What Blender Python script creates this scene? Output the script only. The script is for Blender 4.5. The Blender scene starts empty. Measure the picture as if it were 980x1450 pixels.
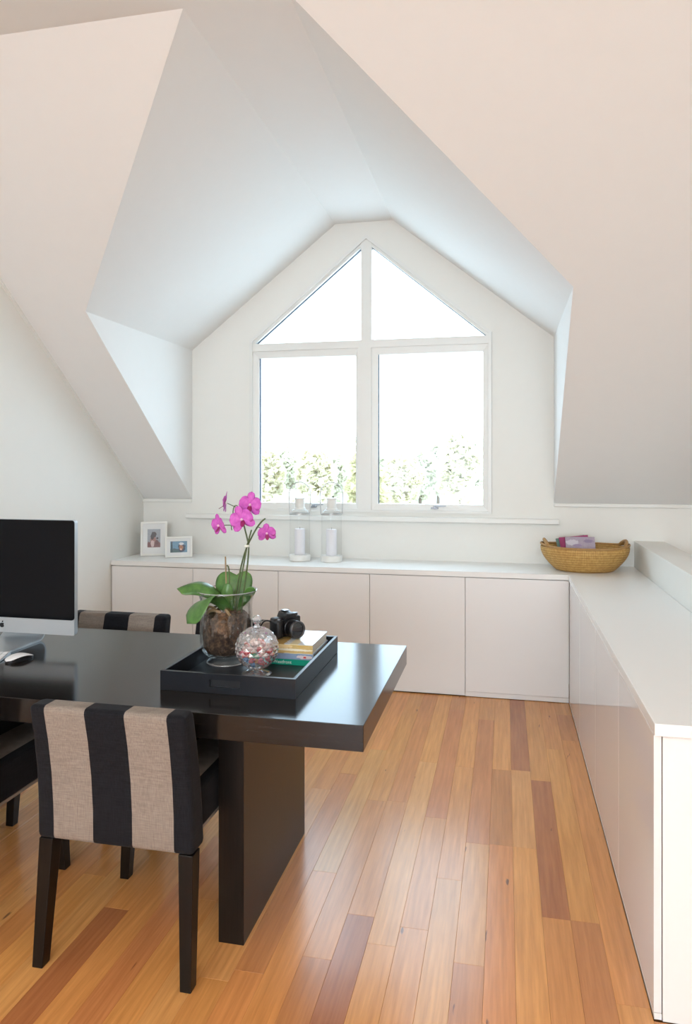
import bpy, bmesh, math, random
from mathutils import Vector, Matrix

random.seed(7)
S = bpy.context.scene
C = S.collection
PI = math.pi

# ------------------------------------------------------------------ camera
F_PX, PPX, PPY, CAM_H = 1022.0, 490.0, 657.0, 1.485
cam_d = bpy.data.cameras.new('camera_main')
cam = bpy.data.objects.new('camera_main', cam_d)
C.objects.link(cam)
cam_d.sensor_fit = 'VERTICAL'
cam_d.sensor_height = 36.0
cam_d.lens = 36.0 * F_PX / 1450.0
cam_d.shift_x = 0.0
cam_d.shift_y = -(725.0 - PPY) / 1450.0
cam.location = (0, 0, CAM_H)
cam.rotation_euler = (PI / 2, 0, math.atan(225.0 / 1022.0))
cam_d.clip_start = 0.05
cam_d.clip_end = 400
S.camera = cam

# ------------------------------------------------------------------ world, lights, exposure
w = bpy.data.worlds.new('overcast_sky')
S.world = w
w.use_nodes = True
bg = w.node_tree.nodes['Background']
bg.inputs[0].default_value = (0.63, 0.825, 1.0, 1)
bg.inputs[1].default_value = 5.3

def area_light(name, loc, rot, sx, sy, power, col, portal=False):
    d = bpy.data.lights.new(name, 'AREA')
    d.shape = 'RECTANGLE'
    d.size, d.size_y = sx, sy
    d.energy = power
    d.color = col
    if portal:
        d.cycles.is_portal = True
    o = bpy.data.objects.new(name, d)
    C.objects.link(o)
    o.location = loc
    o.rotation_euler = rot
    return o

area_light('dormer_window_portal', (-0.98, 5.30, 2.13), (-PI / 2, 0, 0), 1.9, 2.1, 1, (1, 1, 1), portal=True)
area_light('rear_fill_light', (-0.35, -5.38, 1.8), (PI / 2, 0, 0), 4.4, 2.0, 110, (0.95, 0.97, 1.0))  # added fill lamp behind the camera, set inside the invented rear window
area_light('overhead_fill_light', (-0.30, -1.85, 3.20), (0, 0, 0), 3.4, 3.0, 74, (0.99, 0.98, 0.96))  # added overhead fill lamp, hung below the invented skylight

vs = S.view_settings
vs.view_transform = 'Standard'
vs.look = 'None'
vs.gamma = 1.0
vs.use_curve_mapping = False
vs.exposure = 0.30

# ------------------------------------------------------------------ node / material helpers
def new_mat(name):
    m = bpy.data.materials.new(name)
    m.use_nodes = True
    nt = m.node_tree
    return m, nt, nt.nodes['Principled BSDF']

def nd(nt, typ, **kw):
    n = nt.nodes.new(typ)
    for k, v in kw.items():
        setattr(n, k, v)
    return n

def mth(nt, op, a, b=None):
    n = nd(nt, 'ShaderNodeMath', operation=op)
    for i, v in enumerate((a, b)):
        if v is None:
            continue
        if isinstance(v, (int, float)):
            n.inputs[i].default_value = v
        else:
            nt.links.new(v, n.inputs[i])
    return n.outputs[0]

def mixc(nt, fac, a, b, blend='MIX'):
    n = nd(nt, 'ShaderNodeMix', data_type='RGBA', blend_type=blend)
    for s, v in ((n.inputs[0], fac), (n.inputs[6], a), (n.inputs[7], b)):
        if isinstance(v, (int, float)):
            s.default_value = v
        elif isinstance(v, tuple):
            s.default_value = v if len(v) == 4 else (*v, 1)
        else:
            nt.links.new(v, s)
    return n.outputs[2]

def objco(nt, scale=(1, 1, 1), offset_random=False):
    tc = nd(nt, 'ShaderNodeTexCoord')
    mp = nd(nt, 'ShaderNodeMapping')
    mp.inputs['Scale'].default_value = scale
    out = tc.outputs['Object']
    if offset_random:
        oi = nd(nt, 'ShaderNodeObjectInfo')
        vm = nd(nt, 'ShaderNodeVectorMath', operation='MULTIPLY_ADD')
        cx = nd(nt, 'ShaderNodeCombineXYZ')
        nt.links.new(oi.outputs['Random'], cx.inputs[0])
        nt.links.new(oi.outputs['Random'], cx.inputs[1])
        nt.links.new(oi.outputs['Random'], cx.inputs[2])
        nt.links.new(cx.outputs[0], vm.inputs[0])
        vm.inputs[1].default_value = (37, 61, 23)
        nt.links.new(out, vm.inputs[2])
        out = vm.outputs[0]
    nt.links.new(out, mp.inputs[0])
    return mp.outputs[0]

def noise(nt, vec, scale, detail=4, rough=0.55, out='Fac'):
    n = nd(nt, 'ShaderNodeTexNoise')
    n.inputs['Scale'].default_value = scale
    n.inputs['Detail'].default_value = detail
    n.inputs['Roughness'].default_value = rough
    nt.links.new(vec, n.inputs['Vector'])
    return n.outputs[out]

def ramp(nt, fac, stops):
    n = nd(nt, 'ShaderNodeValToRGB')
    el = n.color_ramp.elements
    while len(el) < len(stops):
        el.new(0.5)
    for e, (p, c) in zip(el, stops):
        e.position = p
        e.color = c if len(c) == 4 else (*c, 1)
    nt.links.new(fac, n.inputs[0])
    return n.outputs[0]

def bump(nt, bsdf, h, strength=0.2, dist=0.002):
    b = nd(nt, 'ShaderNodeBump')
    b.inputs['Strength'].default_value = strength
    b.inputs['Distance'].default_value = dist
    nt.links.new(h, b.inputs['Height'])
    nt.links.new(b.outputs[0], bsdf.inputs['Normal'])

def paint(name, col, rough=0.5, var=0.02, bs=0.03, spec=0.5, metal=0.0, coat=0.0, nscale=14):
    m, nt, b = new_mat(name)
    v = objco(nt)
    n = noise(nt, v, nscale, 3)
    c2 = tuple(max(0, x * (1 - var)) for x in col)
    nt.links.new(mixc(nt, n, col, c2), b.inputs['Base Color'])
    b.inputs['Roughness'].default_value = rough
    b.inputs['Specular IOR Level'].default_value = spec
    b.inputs['Metallic'].default_value = metal
    b.inputs['Coat Weight'].default_value = coat
    b.inputs['Coat Roughness'].default_value = 0.06
    if bs:
        bump(nt, b, noise(nt, v, nscale * 20, 2), bs, 0.0006)
    return m

def thin_glass(name, tint=(0.97, 0.985, 0.98), base=0.02, rough=0.02, power=4.0, amp=0.75):
    m = bpy.data.materials.new(name)
    m.use_nodes = True
    nt = m.node_tree
    nt.nodes.clear()
    o = nd(nt, 'ShaderNodeOutputMaterial')
    tr = nd(nt, 'ShaderNodeBsdfTransparent')
    tr.inputs[0].default_value = (*tint, 1)
    gl = nd(nt, 'ShaderNodeBsdfGlossy')
    gl.inputs['Roughness'].default_value = rough
    lw = nd(nt, 'ShaderNodeLayerWeight')
    lw.inputs[0].default_value = 0.5
    f = mth(nt, 'POWER', lw.outputs['Facing'], power)
    f = mth(nt, 'MULTIPLY_ADD', f, amp)
    f.node.inputs[2].default_value = base
    mx = nd(nt, 'ShaderNodeMixShader')
    nt.links.new(f, mx.inputs[0])
    nt.links.new(tr.outputs[0], mx.inputs[1])
    nt.links.new(gl.outputs[0], mx.inputs[2])
    nt.links.new(mx.outputs[0], o.inputs[0])
    return m

M = {}
M['wall'] = paint('wall_paint', (0.87, 0.858, 0.808), 0.65, 0.02, 0.05, 0.3)
M['ceil'] = paint('ceiling_paint', (0.87, 0.862, 0.84), 0.7, 0.02, 0.05, 0.3)
M['trim'] = paint('trim_paint', (0.86, 0.85, 0.81), 0.4, 0.02, 0.02)
M['door'] = paint('cabinet_lacquer', (0.85, 0.84, 0.825), 0.42, 0.01, 0.0)
M['gloss'] = paint('gloss_cabinet_lacquer', (0.82, 0.81, 0.80), 0.06, 0.01, 0.0, 0.4)
M['carcass'] = paint('cabinet_carcass', (0.74, 0.72, 0.69), 0.5, 0.01, 0.0)
M['worktop'] = paint('worktop_laminate', (0.89, 0.885, 0.86), 0.28, 0.015, 0.0)
M['sash'] = paint('window_frame_paint', (0.84, 0.835, 0.80), 0.35, 0.01, 0.0)
M['dark_gap'] = paint('rubber_gasket', (0.03, 0.045, 0.08), 0.6, 0.0, 0.0)
M['steel'] = paint('brushed_steel', (0.30, 0.31, 0.33), 0.35, 0.05, 0.0, 0.5, 1.0)
M['alu'] = paint('brushed_aluminium', (0.50, 0.54, 0.57), 0.38, 0.02, 0.02, 0.5, 0.55)
M['white_plastic'] = paint('white_plastic', (0.85, 0.85, 0.87), 0.25, 0.01, 0.0)
M['black_plastic'] = paint('black_plastic', (0.012, 0.013, 0.016), 0.35, 0.2, 0.05)
M['black_gloss'] = paint('black_screen_glass', (0.004, 0.005, 0.007), 0.05, 0.0, 0.0, 0.12)
M['lens'] = paint('lens_glass', (0.006, 0.008, 0.012), 0.04, 0.0, 0.0, 0.8)
M['lens_ring'] = paint('lens_ring_metal', (0.10, 0.10, 0.105), 0.3, 0.02, 0.0, 0.5, 0.6)
M['pane'] = thin_glass('window_glass', (0.985, 0.99, 0.985), 0.015, 0.0, 5)
M['vase'] = thin_glass('vase_glass', (0.975, 0.985, 0.98), 0.035, 0.02, 2.2, 0.75)
M['lantern'] = thin_glass('lantern_glass', (0.99, 0.992, 0.99), 0.01, 0.08, 3.0, 0.35)
M['crystal'] = thin_glass('cut_crystal', (0.97, 0.98, 0.99), 0.24, 0.03, 1.4)
_nt = M['crystal'].node_tree
_df = nd(_nt, 'ShaderNodeBsdfDiffuse')
_df.inputs[0].default_value = (0.85, 0.88, 0.92, 1)  # white diffuse colour imitates the milky brightness of refracted light
_mx = nd(_nt, 'ShaderNodeMixShader')
_mx.inputs[0].default_value = 0.12
_o = [n for n in _nt.nodes if n.type == 'OUTPUT_MATERIAL'][0]
_nt.links.new(_o.inputs[0].links[0].from_socket, _mx.inputs[1])
_nt.links.new(_df.outputs[0], _mx.inputs[2])
_nt.links.new(_mx.outputs[0], _o.inputs[0])
M['wax'] = paint('white_wax', (0.84, 0.82, 0.85), 0.45, 0.01, 0.0)
M['ceramic'] = paint('cream_ceramic', (0.84, 0.825, 0.78), 0.3, 0.01, 0.0)
M['wire'] = paint('grey_wire', (0.55, 0.55, 0.54), 0.35, 0.01, 0.0, 0.5, 0.4)
M['mat_board'] = paint('mat_board', (0.84, 0.84, 0.83), 0.8, 0.01, 0.02)
M['frame'] = paint('picture_frame_paint', (0.85, 0.84, 0.79), 0.4, 0.01, 0.0)
M['tray'] = paint('tray_black_leather', (0.009, 0.011, 0.016), 0.34, 0.3, 0.10, 0.35, nscale=40)
M['paper'] = paint('book_pages', (0.78, 0.75, 0.68), 0.8, 0.08, 0.05, nscale=90)
M['snow'] = paint('snowy_ground', (0.72, 0.72, 0.70), 0.9, 0.15, 0.0, nscale=0.3)

def wenge():
    m, nt, b = new_mat('black_stained_oak')
    v = objco(nt, (3, 60, 60))
    n = noise(nt, v, 3, 6, 0.65)
    nt.links.new(ramp(nt, n, [(0.3, (0.004, 0.0035, 0.0035)), (0.55, (0.010, 0.008, 0.007)), (0.8, (0.021, 0.016, 0.013))]), b.inputs['Base Color'])
    b.inputs['Roughness'].default_value = 0.15
    b.inputs['Specular IOR Level'].default_value = 0.42
    bump(nt, b, n, 0.05, 0.0004)
    return m
M['wenge'] = wenge()

def wenge_leg():
    m, nt, b = new_mat('black_stained_oak_upright')
    v = objco(nt, (60, 60, 3))
    n = noise(nt, v, 3, 6, 0.65)
    nt.links.new(ramp(nt, n, [(0.3, (0.004, 0.003, 0.003)), (0.6, (0.010, 0.0075, 0.006)), (0.85, (0.020, 0.014, 0.010))]), b.inputs['Base Color'])
    b.inputs['Roughness'].default_value = 0.30
    b.inputs['Specular IOR Level'].default_value = 0.30
    bump(nt, b, n, 0.12, 0.0006)
    return m
M['wenge_leg'] = wenge_leg()

def plank_mat():
    m, nt, b = new_mat('oiled_hardwood_plank')
    v = objco(nt, (22, 1.0, 22), True)
    n = noise(nt, v, 3.2, 7, 0.62)
    v2 = objco(nt, (90, 3.0, 90), True)
    fine = noise(nt, v2, 3, 3, 0.6)
    oi = nd(nt, 'ShaderNodeObjectInfo')
    col = oi.outputs['Color']
    dark = mixc(nt, 1.0, col, (0.84, 0.77, 0.72), 'MULTIPLY')
    light = mixc(nt, 1.0, col, (1.16, 1.14, 1.10), 'MULTIPLY')
    c = mixc(nt, ramp(nt, n, [(0.30, (0, 0, 0)), (0.68, (1, 1, 1))]), dark, light)
    c = mixc(nt, mth(nt, 'MULTIPLY', fine, 0.16), c, (0.34, 0.12, 0.045))
    v3 = objco(nt, (22, 4.2, 1), True)
    gum = noise(nt, v3, 1.55, 2, 0.5)
    gm = ramp(nt, gum, [(0.735, (0, 0, 0)), (0.775, (1, 1, 1))])
    c = mixc(nt, mth(nt, 'MULTIPLY', gm, 0.75), c, (0.07, 0.03, 0.025))
    nt.links.new(c, b.inputs['Base Color'])
    b.inputs['Roughness'].default_value = 0.24
    b.inputs['Specular IOR Level'].default_value = 0.6
    bump(nt, b, n, 0.06, 0.0008)
    return m
M['plank'] = plank_mat()
M['subfloor'] = paint('subfloor', (0.45, 0.21, 0.07), 0.8, 0.3, 0.0)

def stripe_fabric(name='striped_linen'):
    m, nt, b = new_mat(name)
    tc = nd(nt, 'ShaderNodeTexCoord')
    sx = nd(nt, 'ShaderNodeSeparateXYZ')
    nt.links.new(tc.outputs['Object'], sx.inputs[0])
    a = mth(nt, 'ABSOLUTE', sx.outputs[0])
    beige = mth(nt, 'MULTIPLY', mth(nt, 'GREATER_THAN', a, 0.0625), mth(nt, 'LESS_THAN', a, 0.192))
    v1 = objco(nt, (420, 420, 25))
    v2 = objco(nt, (25, 25, 420))
    n1 = noise(nt, v1, 1, 2)
    n2 = noise(nt, v2, 1, 2)
    wv = mth(nt, 'MULTIPLY', mth(nt, 'ADD', n1, n2), 0.5)
    cb = ramp(nt, wv, [(0.35, (0.205, 0.165, 0.138)), (0.65, (0.31, 0.258, 0.215))])
    cd = ramp(nt, wv, [(0.35, (0.006, 0.006, 0.008)), (0.65, (0.015, 0.0155, 0.019))])
    nt.links.new(mixc(nt, beige, cd, cb), b.inputs['Base Color'])
    b.inputs['Roughness'].default_value = 0.9
    b.inputs['Specular IOR Level'].default_value = 0.15
    b.inputs['Sheen Weight'].default_value = 0.03
    bump(nt, b, wv, 0.25, 0.0008)
    return m
M['stripe'] = stripe_fabric()
M['beige_cloth'] = paint('beige_linen', (0.42, 0.36, 0.30), 0.9, 0.25, 0.2, 0.2, nscale=120)
M['chair_leg'] = paint('dark_chair_wood', (0.006, 0.005, 0.0045), 0.3, 0.4, 0.05, 0.28, nscale=50)

def leaf_mat():
    m, nt, b = new_mat('orchid_leaf')
    v = objco(nt, (30, 30, 30))
    n = noise(nt, v, 1.2, 3)
    nt.links.new(ramp(nt, n, [(0.3, (0.045, 0.13, 0.03)), (0.7, (0.10, 0.23, 0.05))]), b.inputs['Base Color'])
    b.inputs['Roughness'].default_value = 0.32
    b.inputs['Subsurface Weight'].default_value = 0.0
    return m
M['leaf'] = leaf_mat()
M['stem'] = paint('orchid_stem', (0.09, 0.13, 0.045), 0.5, 0.3, 0.0, nscale=40)
M['stake'] = paint('bamboo_stake', (0.33, 0.24, 0.13), 0.6, 0.3, 0.0, nscale=40)
M['tie'] = paint('stem_tie', (0.75, 0.77, 0.68), 0.5, 0.0, 0.0)

def petal_mat():
    m, nt, b = new_mat('magenta_petal')
    v = objco(nt, (60, 60, 60))
    n = noise(nt, v, 1.0, 4)
    nt.links.new(ramp(nt, n, [(0.3, (0.47, 0.075, 0.42)), (0.7, (0.66, 0.16, 0.58))]), b.inputs['Base Color'])
    b.inputs['Roughness'].default_value = 0.5
    b.inputs['Specular IOR Level'].default_value = 0.2
    return m
M['petal'] = petal_mat()
M['lip'] = paint('dark_magenta_lip', (0.30, 0.01, 0.12), 0.5, 0.3, 0.0, nscale=80)
M['column'] = paint('pale_pink_column', (0.85, 0.55, 0.75), 0.5, 0.2, 0.0)

def bark_mat():
    m, nt, b = new_mat('potting_bark')
    v = objco(nt, (40, 40, 40))
    n = noise(nt, v, 1.6, 6, 0.7)
    nt.links.new(ramp(nt, n, [(0.3, (0.012, 0.007, 0.005)), (0.5, (0.06, 0.032, 0.02)), (0.72, (0.22, 0.125, 0.07))]), b.inputs['Base Color'])
    b.inputs['Roughness'].default_value = 0.85
    bump(nt, b, n, 0.9, 0.004)
    return m
M['bark'] = bark_mat()
M['root'] = paint('pale_aerial_root', (0.42, 0.28, 0.15), 0.7, 0.4, 0.1, nscale=60)

def basket_mat():
    m, nt, b = new_mat('woven_rattan')
    tc = nd(nt, 'ShaderNodeUVMap')
    mp = nd(nt, 'ShaderNodeMapping')
    nt.links.new(tc.outputs[0], mp.inputs[0])
    sx = nd(nt, 'ShaderNodeSeparateXYZ')
    nt.links.new(mp.outputs[0], sx.inputs[0])
    u = mth(nt, 'MULTIPLY', sx.outputs[0], 2 * PI * 80)
    vv = mth(nt, 'MULTIPLY', sx.outputs[1], 2 * PI * 11)
    s1 = mth(nt, 'SINE', mth(nt, 'ADD', u, vv))
    s2 = mth(nt, 'SINE', mth(nt, 'SUBTRACT', u, vv))
    h = mth(nt, 'MULTIPLY_ADD', mth(nt, 'MULTIPLY', s1, s2), 0.5)
    h.node.inputs[2].default_value = 0.5
    n = noise(nt, objco(nt, (60, 60, 60)), 1, 3)
    fac = mth(nt, 'MULTIPLY_ADD', n, 0.6)
    nt.links.new(mth(nt, 'MULTIPLY', h, 0.45), fac.node.inputs[2])
    nt.links.new(ramp(nt, fac, [(0.2, (0.30, 0.15, 0.035)), (0.5, (0.50, 0.28, 0.075)), (0.8, (0.68, 0.45, 0.16))]), b.inputs['Base Color'])
    b.inputs['Roughness'].default_value = 0.55
    bump(nt, b, h, 0.6, 0.003)
    return m
M['basket'] = basket_mat()
M['basket_rim'] = paint('rattan_rim', (0.47, 0.26, 0.085), 0.55, 0.35, 0.2, nscale=50)

def flat(name, col, rough=0.5):
    if name not in M:
        M[name] = paint(name, col, rough, 0.04, 0.0, nscale=60)
    return M[name]

def blob(nt, co, cx, cz, rx, rz):
    vm = nd(nt, 'ShaderNodeVectorMath', operation='SUBTRACT')
    nt.links.new(co, vm.inputs[0])
    vm.inputs[1].default_value = (cx, 0, cz)
    v2 = nd(nt, 'ShaderNodeVectorMath', operation='DIVIDE')
    nt.links.new(vm.outputs[0], v2.inputs[0])
    v2.inputs[1].default_value = (rx, 1000, rz)
    ln = nd(nt, 'ShaderNodeVectorMath', operation='LENGTH')
    nt.links.new(v2.outputs[0], ln.inputs[0])
    nz = noise(nt, co, 120, 2)
    d = mth(nt, 'ADD', ln.outputs['Value'], mth(nt, 'MULTIPLY', mth(nt, 'SUBTRACT', nz, 0.5), 0.9))
    return mth(nt, 'LESS_THAN', d, 1.0)

def print_mat(name, base, blobs, gloss=0.3):
    m, nt, b = new_mat(name)
    tc = nd(nt, 'ShaderNodeTexCoord')
    co = tc.outputs['Object']
    n = noise(nt, co, 90, 3)
    c = mixc(nt, n, base, tuple(x * 0.7 for x in base))
    for (cx, cz, rx, rz, col) in blobs:
        c = mixc(nt, blob(nt, co, cx, cz, rx, rz), c, col)
    nt.links.new(c, b.inputs['Base Color'])
    b.inputs['Roughness'].default_value = gloss
    return m

# ------------------------------------------------------------------ mesh helpers
class MB:
    def __init__(self):
        self.bm = bmesh.new()

    def box(self, x0, x1, y0, y1, z0, z1, bev=0.0, seg=2):
        bm = self.bm
        vs_ = [bm.verts.new(p) for p in ((x0, y0, z0), (x1, y0, z0), (x1, y1, z0), (x0, y1, z0), (x0, y0, z1), (x1, y0, z1), (x1, y1, z1), (x0, y1, z1))]
        fs = [bm.faces.new([vs_[i] for i in q]) for q in ((3, 2, 1, 0), (4, 5, 6, 7), (0, 1, 5, 4), (1, 2, 6, 5), (2, 3, 7, 6), (3, 0, 4, 7))]
        if bev:
            es = list({e for f in fs for e in f.edges})
            bmesh.ops.bevel(bm, geom=es, offset=bev, segments=seg, profile=0.5, affect='EDGES')
        return self

    def hexa(self, pts, bev=0.0, seg=2):
        bm = self.bm
        vs_ = [bm.verts.new(p) for p in pts]
        fs = [bm.faces.new([vs_[i] for i in q]) for q in ((3, 2, 1, 0), (4, 5, 6, 7), (0, 1, 5, 4), (1, 2, 6, 5), (2, 3, 7, 6), (3, 0, 4, 7))]
        if bev:
            es = list({e for f in fs for e in f.edges})
            bmesh.ops.bevel(bm, geom=es, offset=bev, segments=seg, profile=0.5, affect='EDGES')
        return self

    def prism(self, pts, depth_vec, bev=0.0, seg=2):
        """closed polygon (3D points) extruded by depth_vec"""
        bm = self.bm
        d = Vector(depth_vec)
        a = [bm.verts.new(p) for p in pts]
        b = [bm.verts.new(Vector(p) + d) for p in pts]
        n = len(pts)
        fs = [bm.faces.new(a), bm.faces.new(list(reversed(b)))]
        for i in range(n):
            fs.append(bm.faces.new((a[i], b[i], b[(i + 1) % n], a[(i + 1) % n])))
        if bev:
            es = list({e for f in fs for e in f.edges})
            bmesh.ops.bevel(bm, geom=es, offset=bev, segments=seg, profile=0.5, affect='EDGES')
        return self

    def ring(self, outer, inner, depth_vec):
        """frame between two closed polygons with equal counts, extruded"""
        bm = self.bm
        d = Vector(depth_vec)
        o0 = [bm.verts.new(p) for p in outer]
        i0 = [bm.verts.new(p) for p in inner]
        o1 = [bm.verts.new(Vector(p) + d) for p in outer]
        i1 = [bm.verts.new(Vector(p) + d) for p in inner]
        n = len(outer)
        for k in range(n):
            j = (k + 1) % n
            bm.faces.new((o0[k], o0[j], i0[j], i0[k]))
            bm.faces.new((o1[j], o1[k], i1[k], i1[j]))
            bm.faces.new((o0[j], o0[k], o1[k], o1[j]))
            bm.faces.new((i0[k], i0[j], i1[j], i1[k]))
        return self

    def lathe(self, prof, cx=0, cy=0, seg=40, closed=False, sx=1.0, sy=1.0, uv=False):
        bm = self.bm
        rings = []
        for (r, z) in prof:
            if r < 1e-6:
                rings.append([bm.verts.new((cx, cy, z))])
            else:
                rings.append([bm.verts.new((cx + r * sx * math.cos(2 * PI * k / seg), cy + r * sy * math.sin(2 * PI * k / seg), z)) for k in range(seg)])
        uvl = bm.loops.layers.uv.verify() if uv else None
        nr = len(rings)
        rng = range(nr if closed else nr - 1)
        for i in rng:
            a, b = rings[i], rings[(i + 1) % nr]
            for k in range(seg):
                j = (k + 1) % seg
                if len(a) == 1 and len(b) == 1:
                    continue
                if len(a) == 1:
                    f = bm.faces.new((a[0], b[j], b[k]))
                elif len(b) == 1:
                    f = bm.faces.new((a[k], a[j], b[0]))
                else:
                    f = bm.faces.new((a[k], a[j], b[j], b[k]))
                    if uv:
                        for l, (uu, vv) in zip(f.loops, ((k, i), (k + 1, i), (k + 1, i + 1), (k, i + 1))):
                            l[uvl].uv = (uu / seg, vv / (nr - 1))
        return self

    def tube(self, pts, r, seg=8, cap=True):
        bm = self.bm
        P = [Vector(p) for p in pts]
        rr = r if isinstance(r, (list, tuple)) else [r] * len(P)
        rings = []
        up = Vector((0.13, 0.27, 0.95)).normalized()
        for i, p in enumerate(P):
            t = (P[min(i + 1, len(P) - 1)] - P[max(i - 1, 0)])
            if t.length < 1e-9:
                t = Vector((0, 0, 1))
            t.normalize()
            ref = up if abs(t.dot(up)) < 0.93 else Vector((1, 0, 0))
            a = t.cross(ref).normalized()
            b = t.cross(a).normalized()
            rings.append([bm.verts.new(p + (a * math.cos(2 * PI * k / seg) + b * math.sin(2 * PI * k / seg)) * rr[i]) for k in range(seg)])
            if i > 0:
                # align twist
                best = min(range(seg), key=lambda s: (rings[i][s].co - rings[i - 1][0].co).length)
                rings[i] = rings[i][best:] + rings[i][:best]
                if seg > 2 and (rings[i][1].co - rings[i - 1][1].co).length > (rings[i][-1].co - rings[i - 1][1].co).length:
                    rings[i] = [rings[i][0]] + rings[i][:0:-1]
        for i in range(len(P) - 1):
            for k in range(seg):
                j = (k + 1) % seg
                bm.faces.new((rings[i][k], rings[i][j], rings[i + 1][j], rings[i + 1][k]))
        if cap:
            bm.faces.new(rings[0])
            bm.faces.new(rings[-1])
        return self

    def grid(self, fn, nu, nv):
        bm = self.bm
        g = [[bm.verts.new(fn(i / nu, j / nv)) for j in range(nv + 1)] for i in range(nu + 1)]
        for i in range(nu):
            for j in range(nv):
                bm.faces.new((g[i][j], g[i + 1][j], g[i + 1][j + 1], g[i][j + 1]))
        return self

    def xf(self, mat4):
        bmesh.ops.transform(self.bm, matrix=mat4, verts=self.bm.verts)
        return self

    def build(self, name, mat, parent=None, smooth=False, solid=0.0, fixn=True):
        if fixn:
            bmesh.ops.recalc_face_normals(self.bm, faces=self.bm.faces)
        me = bpy.data.meshes.new(name)
        self.bm.to_mesh(me)
        self.bm.free()
        if smooth:
            for p in me.polygons:
                p.use_smooth = True
            if smooth != 'all':
                me.set_sharp_from_angle(angle=math.radians(40))
        me.materials.append(mat)
        o = bpy.data.objects.new(name, me)
        C.objects.link(o)
        if parent is not None:
            o.parent = parent
        if solid:
            sm = o.modifiers.new('thickness', 'SOLIDIFY')
            sm.thickness = solid
            sm.offset = 0
        return o

def tag(o, label, cat, group=None):
    o['label'] = label
    o['category'] = cat
    if group:
        o['group'] = group
    return o

def struct(o):
    o['kind'] = 'structure'
    return o

def thing(name, label, cat, loc=(0, 0, 0), rz=0.0, group=None):
    o = bpy.data.objects.new(name, None)
    o.empty_display_size = 0.05
    C.objects.link(o)
    o.location = loc
    o.rotation_euler = (0, 0, rz)
    return tag(o, label, cat, group)

def empty_struct(name, loc=(0, 0, 0)):
    o = bpy.data.objects.new(name, None)
    o.empty_display_size = 0.05
    C.objects.link(o)
    o.location = loc
    return struct(o)

def copy_thing(root, loc, rz, label):
    r = root.copy()
    C.objects.link(r)
    r.location = loc
    r.rotation_euler = (0, 0, rz)
    r['label'] = label
    for ch in root.children:
        c = ch.copy()
        C.objects.link(c)
        c.parent = r
        for g in ch.children:
            d = g.copy()
            C.objects.link(d)
            d.parent = c
    return r

# ------------------------------------------------------------------ main dimensions
XL, XR = -2.742, 2.35
YB, YR = 5.139, -5.5
ZC = 3.24
KZ = 1.216                       # knee wall height
PITCH = 0.791
YS = YB - (ZC - KZ) / PITCH      # where slope meets flat ceiling
DXL, DXR, DZ = -2.335, 0.328, 2.355
FXL, FXR = -1.211, -0.788
YD = YB - (DZ - KZ) / PITCH
CT = 0.798                       # worktop height
YF = 4.663                       # back cabinet door plane
XF = 0.389                       # right cabinet door plane

# ------------------------------------------------------------------ floor with planks
floor = struct(MB().box(XL - 0.1, XR, YR, YB, -0.12, -0.016).build('floor', M['subfloor']))
PW = 0.0895
X0 = 0.388
TONES = {'d': (0.46, 0.182, 0.066), 'b': (0.58, 0.245, 0.084), 'm': (0.66, 0.290, 0.090), 'o': (0.71, 0.328, 0.098), 'l': (0.74, 0.372, 0.122)}
# boards that can be told apart in the photograph: column -> list of (y0, y1, tone)
KNOWN = {
    0: [(1.40, 2.10, 'o'), (2.10, 4.04, 'm'), (4.04, 4.445, 'b'), (4.445, 4.67, 'o')],
    1: [(1.40, 2.452, 'b'), (2.452, 3.90, 'o'), (3.90, 4.67, 'm')],
    2: [(1.40, 2.45, 'o'), (2.45, 3.50, 'd'), (3.50, 4.67, 'o')],
    3: [(1.40, 2.875, 'o'), (2.875, 3.595, 'l'), (3.595, 4.67, 'd')],
    4: [(1.40, 1.95, 'o'), (1.95, 2.875, 'm'), (2.875, 3.585, 'b'), (3.585, 4.67, 'o')],
    5: [(1.40, 2.17, 'b'), (2.17, 2.868, 'l'), (2.868, 4.265, 'b'), (4.265, 4.67, 'o')],
    6: [(1.40, 2.60, 'l'), (2.60, 3.58, 'o'), (3.58, 4.67, 'o')],
    7: [(1.40, 2.30, 'l'), (2.30, 3.04, 'o'), (3.04, 4.40, 'b'), (4.40, 4.67, 'm')],
    8: [(1.40, 2.20, 'o'), (2.20, 3.60, 'l'), (3.60, 4.67, 'o')],
    9: [(1.40, 2.33, 'd'), (2.33, 3.15, 'o'), (3.15, 4.67, 'm')],
    10: [(1.40, 2.10, 'b'), (2.10, 3.14, 'm'), (3.14, 4.67, 'o')],
    11: [(1.40, 2.55, 'o'), (2.55, 3.70, 'l'), (3.70, 4.67, 'o')],
    12: [(1.40, 2.00, 'm'), (2.00, 3.38, 'b'), (3.38, 4.67, 'o')],
    13: [(1.40, 1.95, 'o'), (1.95, 3.2, 'l'), (3.2, 4.67, 'm')],
    14: [(1.40, 2.40, 'l'), (2.40, 4.67, 'o')],
    15: [(1.40, 2.30, 'o'), (2.30, 4.67, 'm')],
    16: [(1.40, 2.70, 'b'), (2.70, 4.67, 'o')],
    17: [(1.40, 2.50, 'o'), (2.50, 4.67, 'l')],
    18: [(1.40, 2.19, 'd'), (2.19, 3.5, 'o'), (3.5, 4.67, 'm')],
    19: [(1.40, 2.60, 'l'), (2.60, 4.67, 'o')],
    20: [(1.40, 2.35, 'o'), (2.35, 4.67, 'm')],
    21: [(1.40, 2.75, 'm'), (2.75, 4.67, 'o')],
}
rp = random.Random(11)

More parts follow.
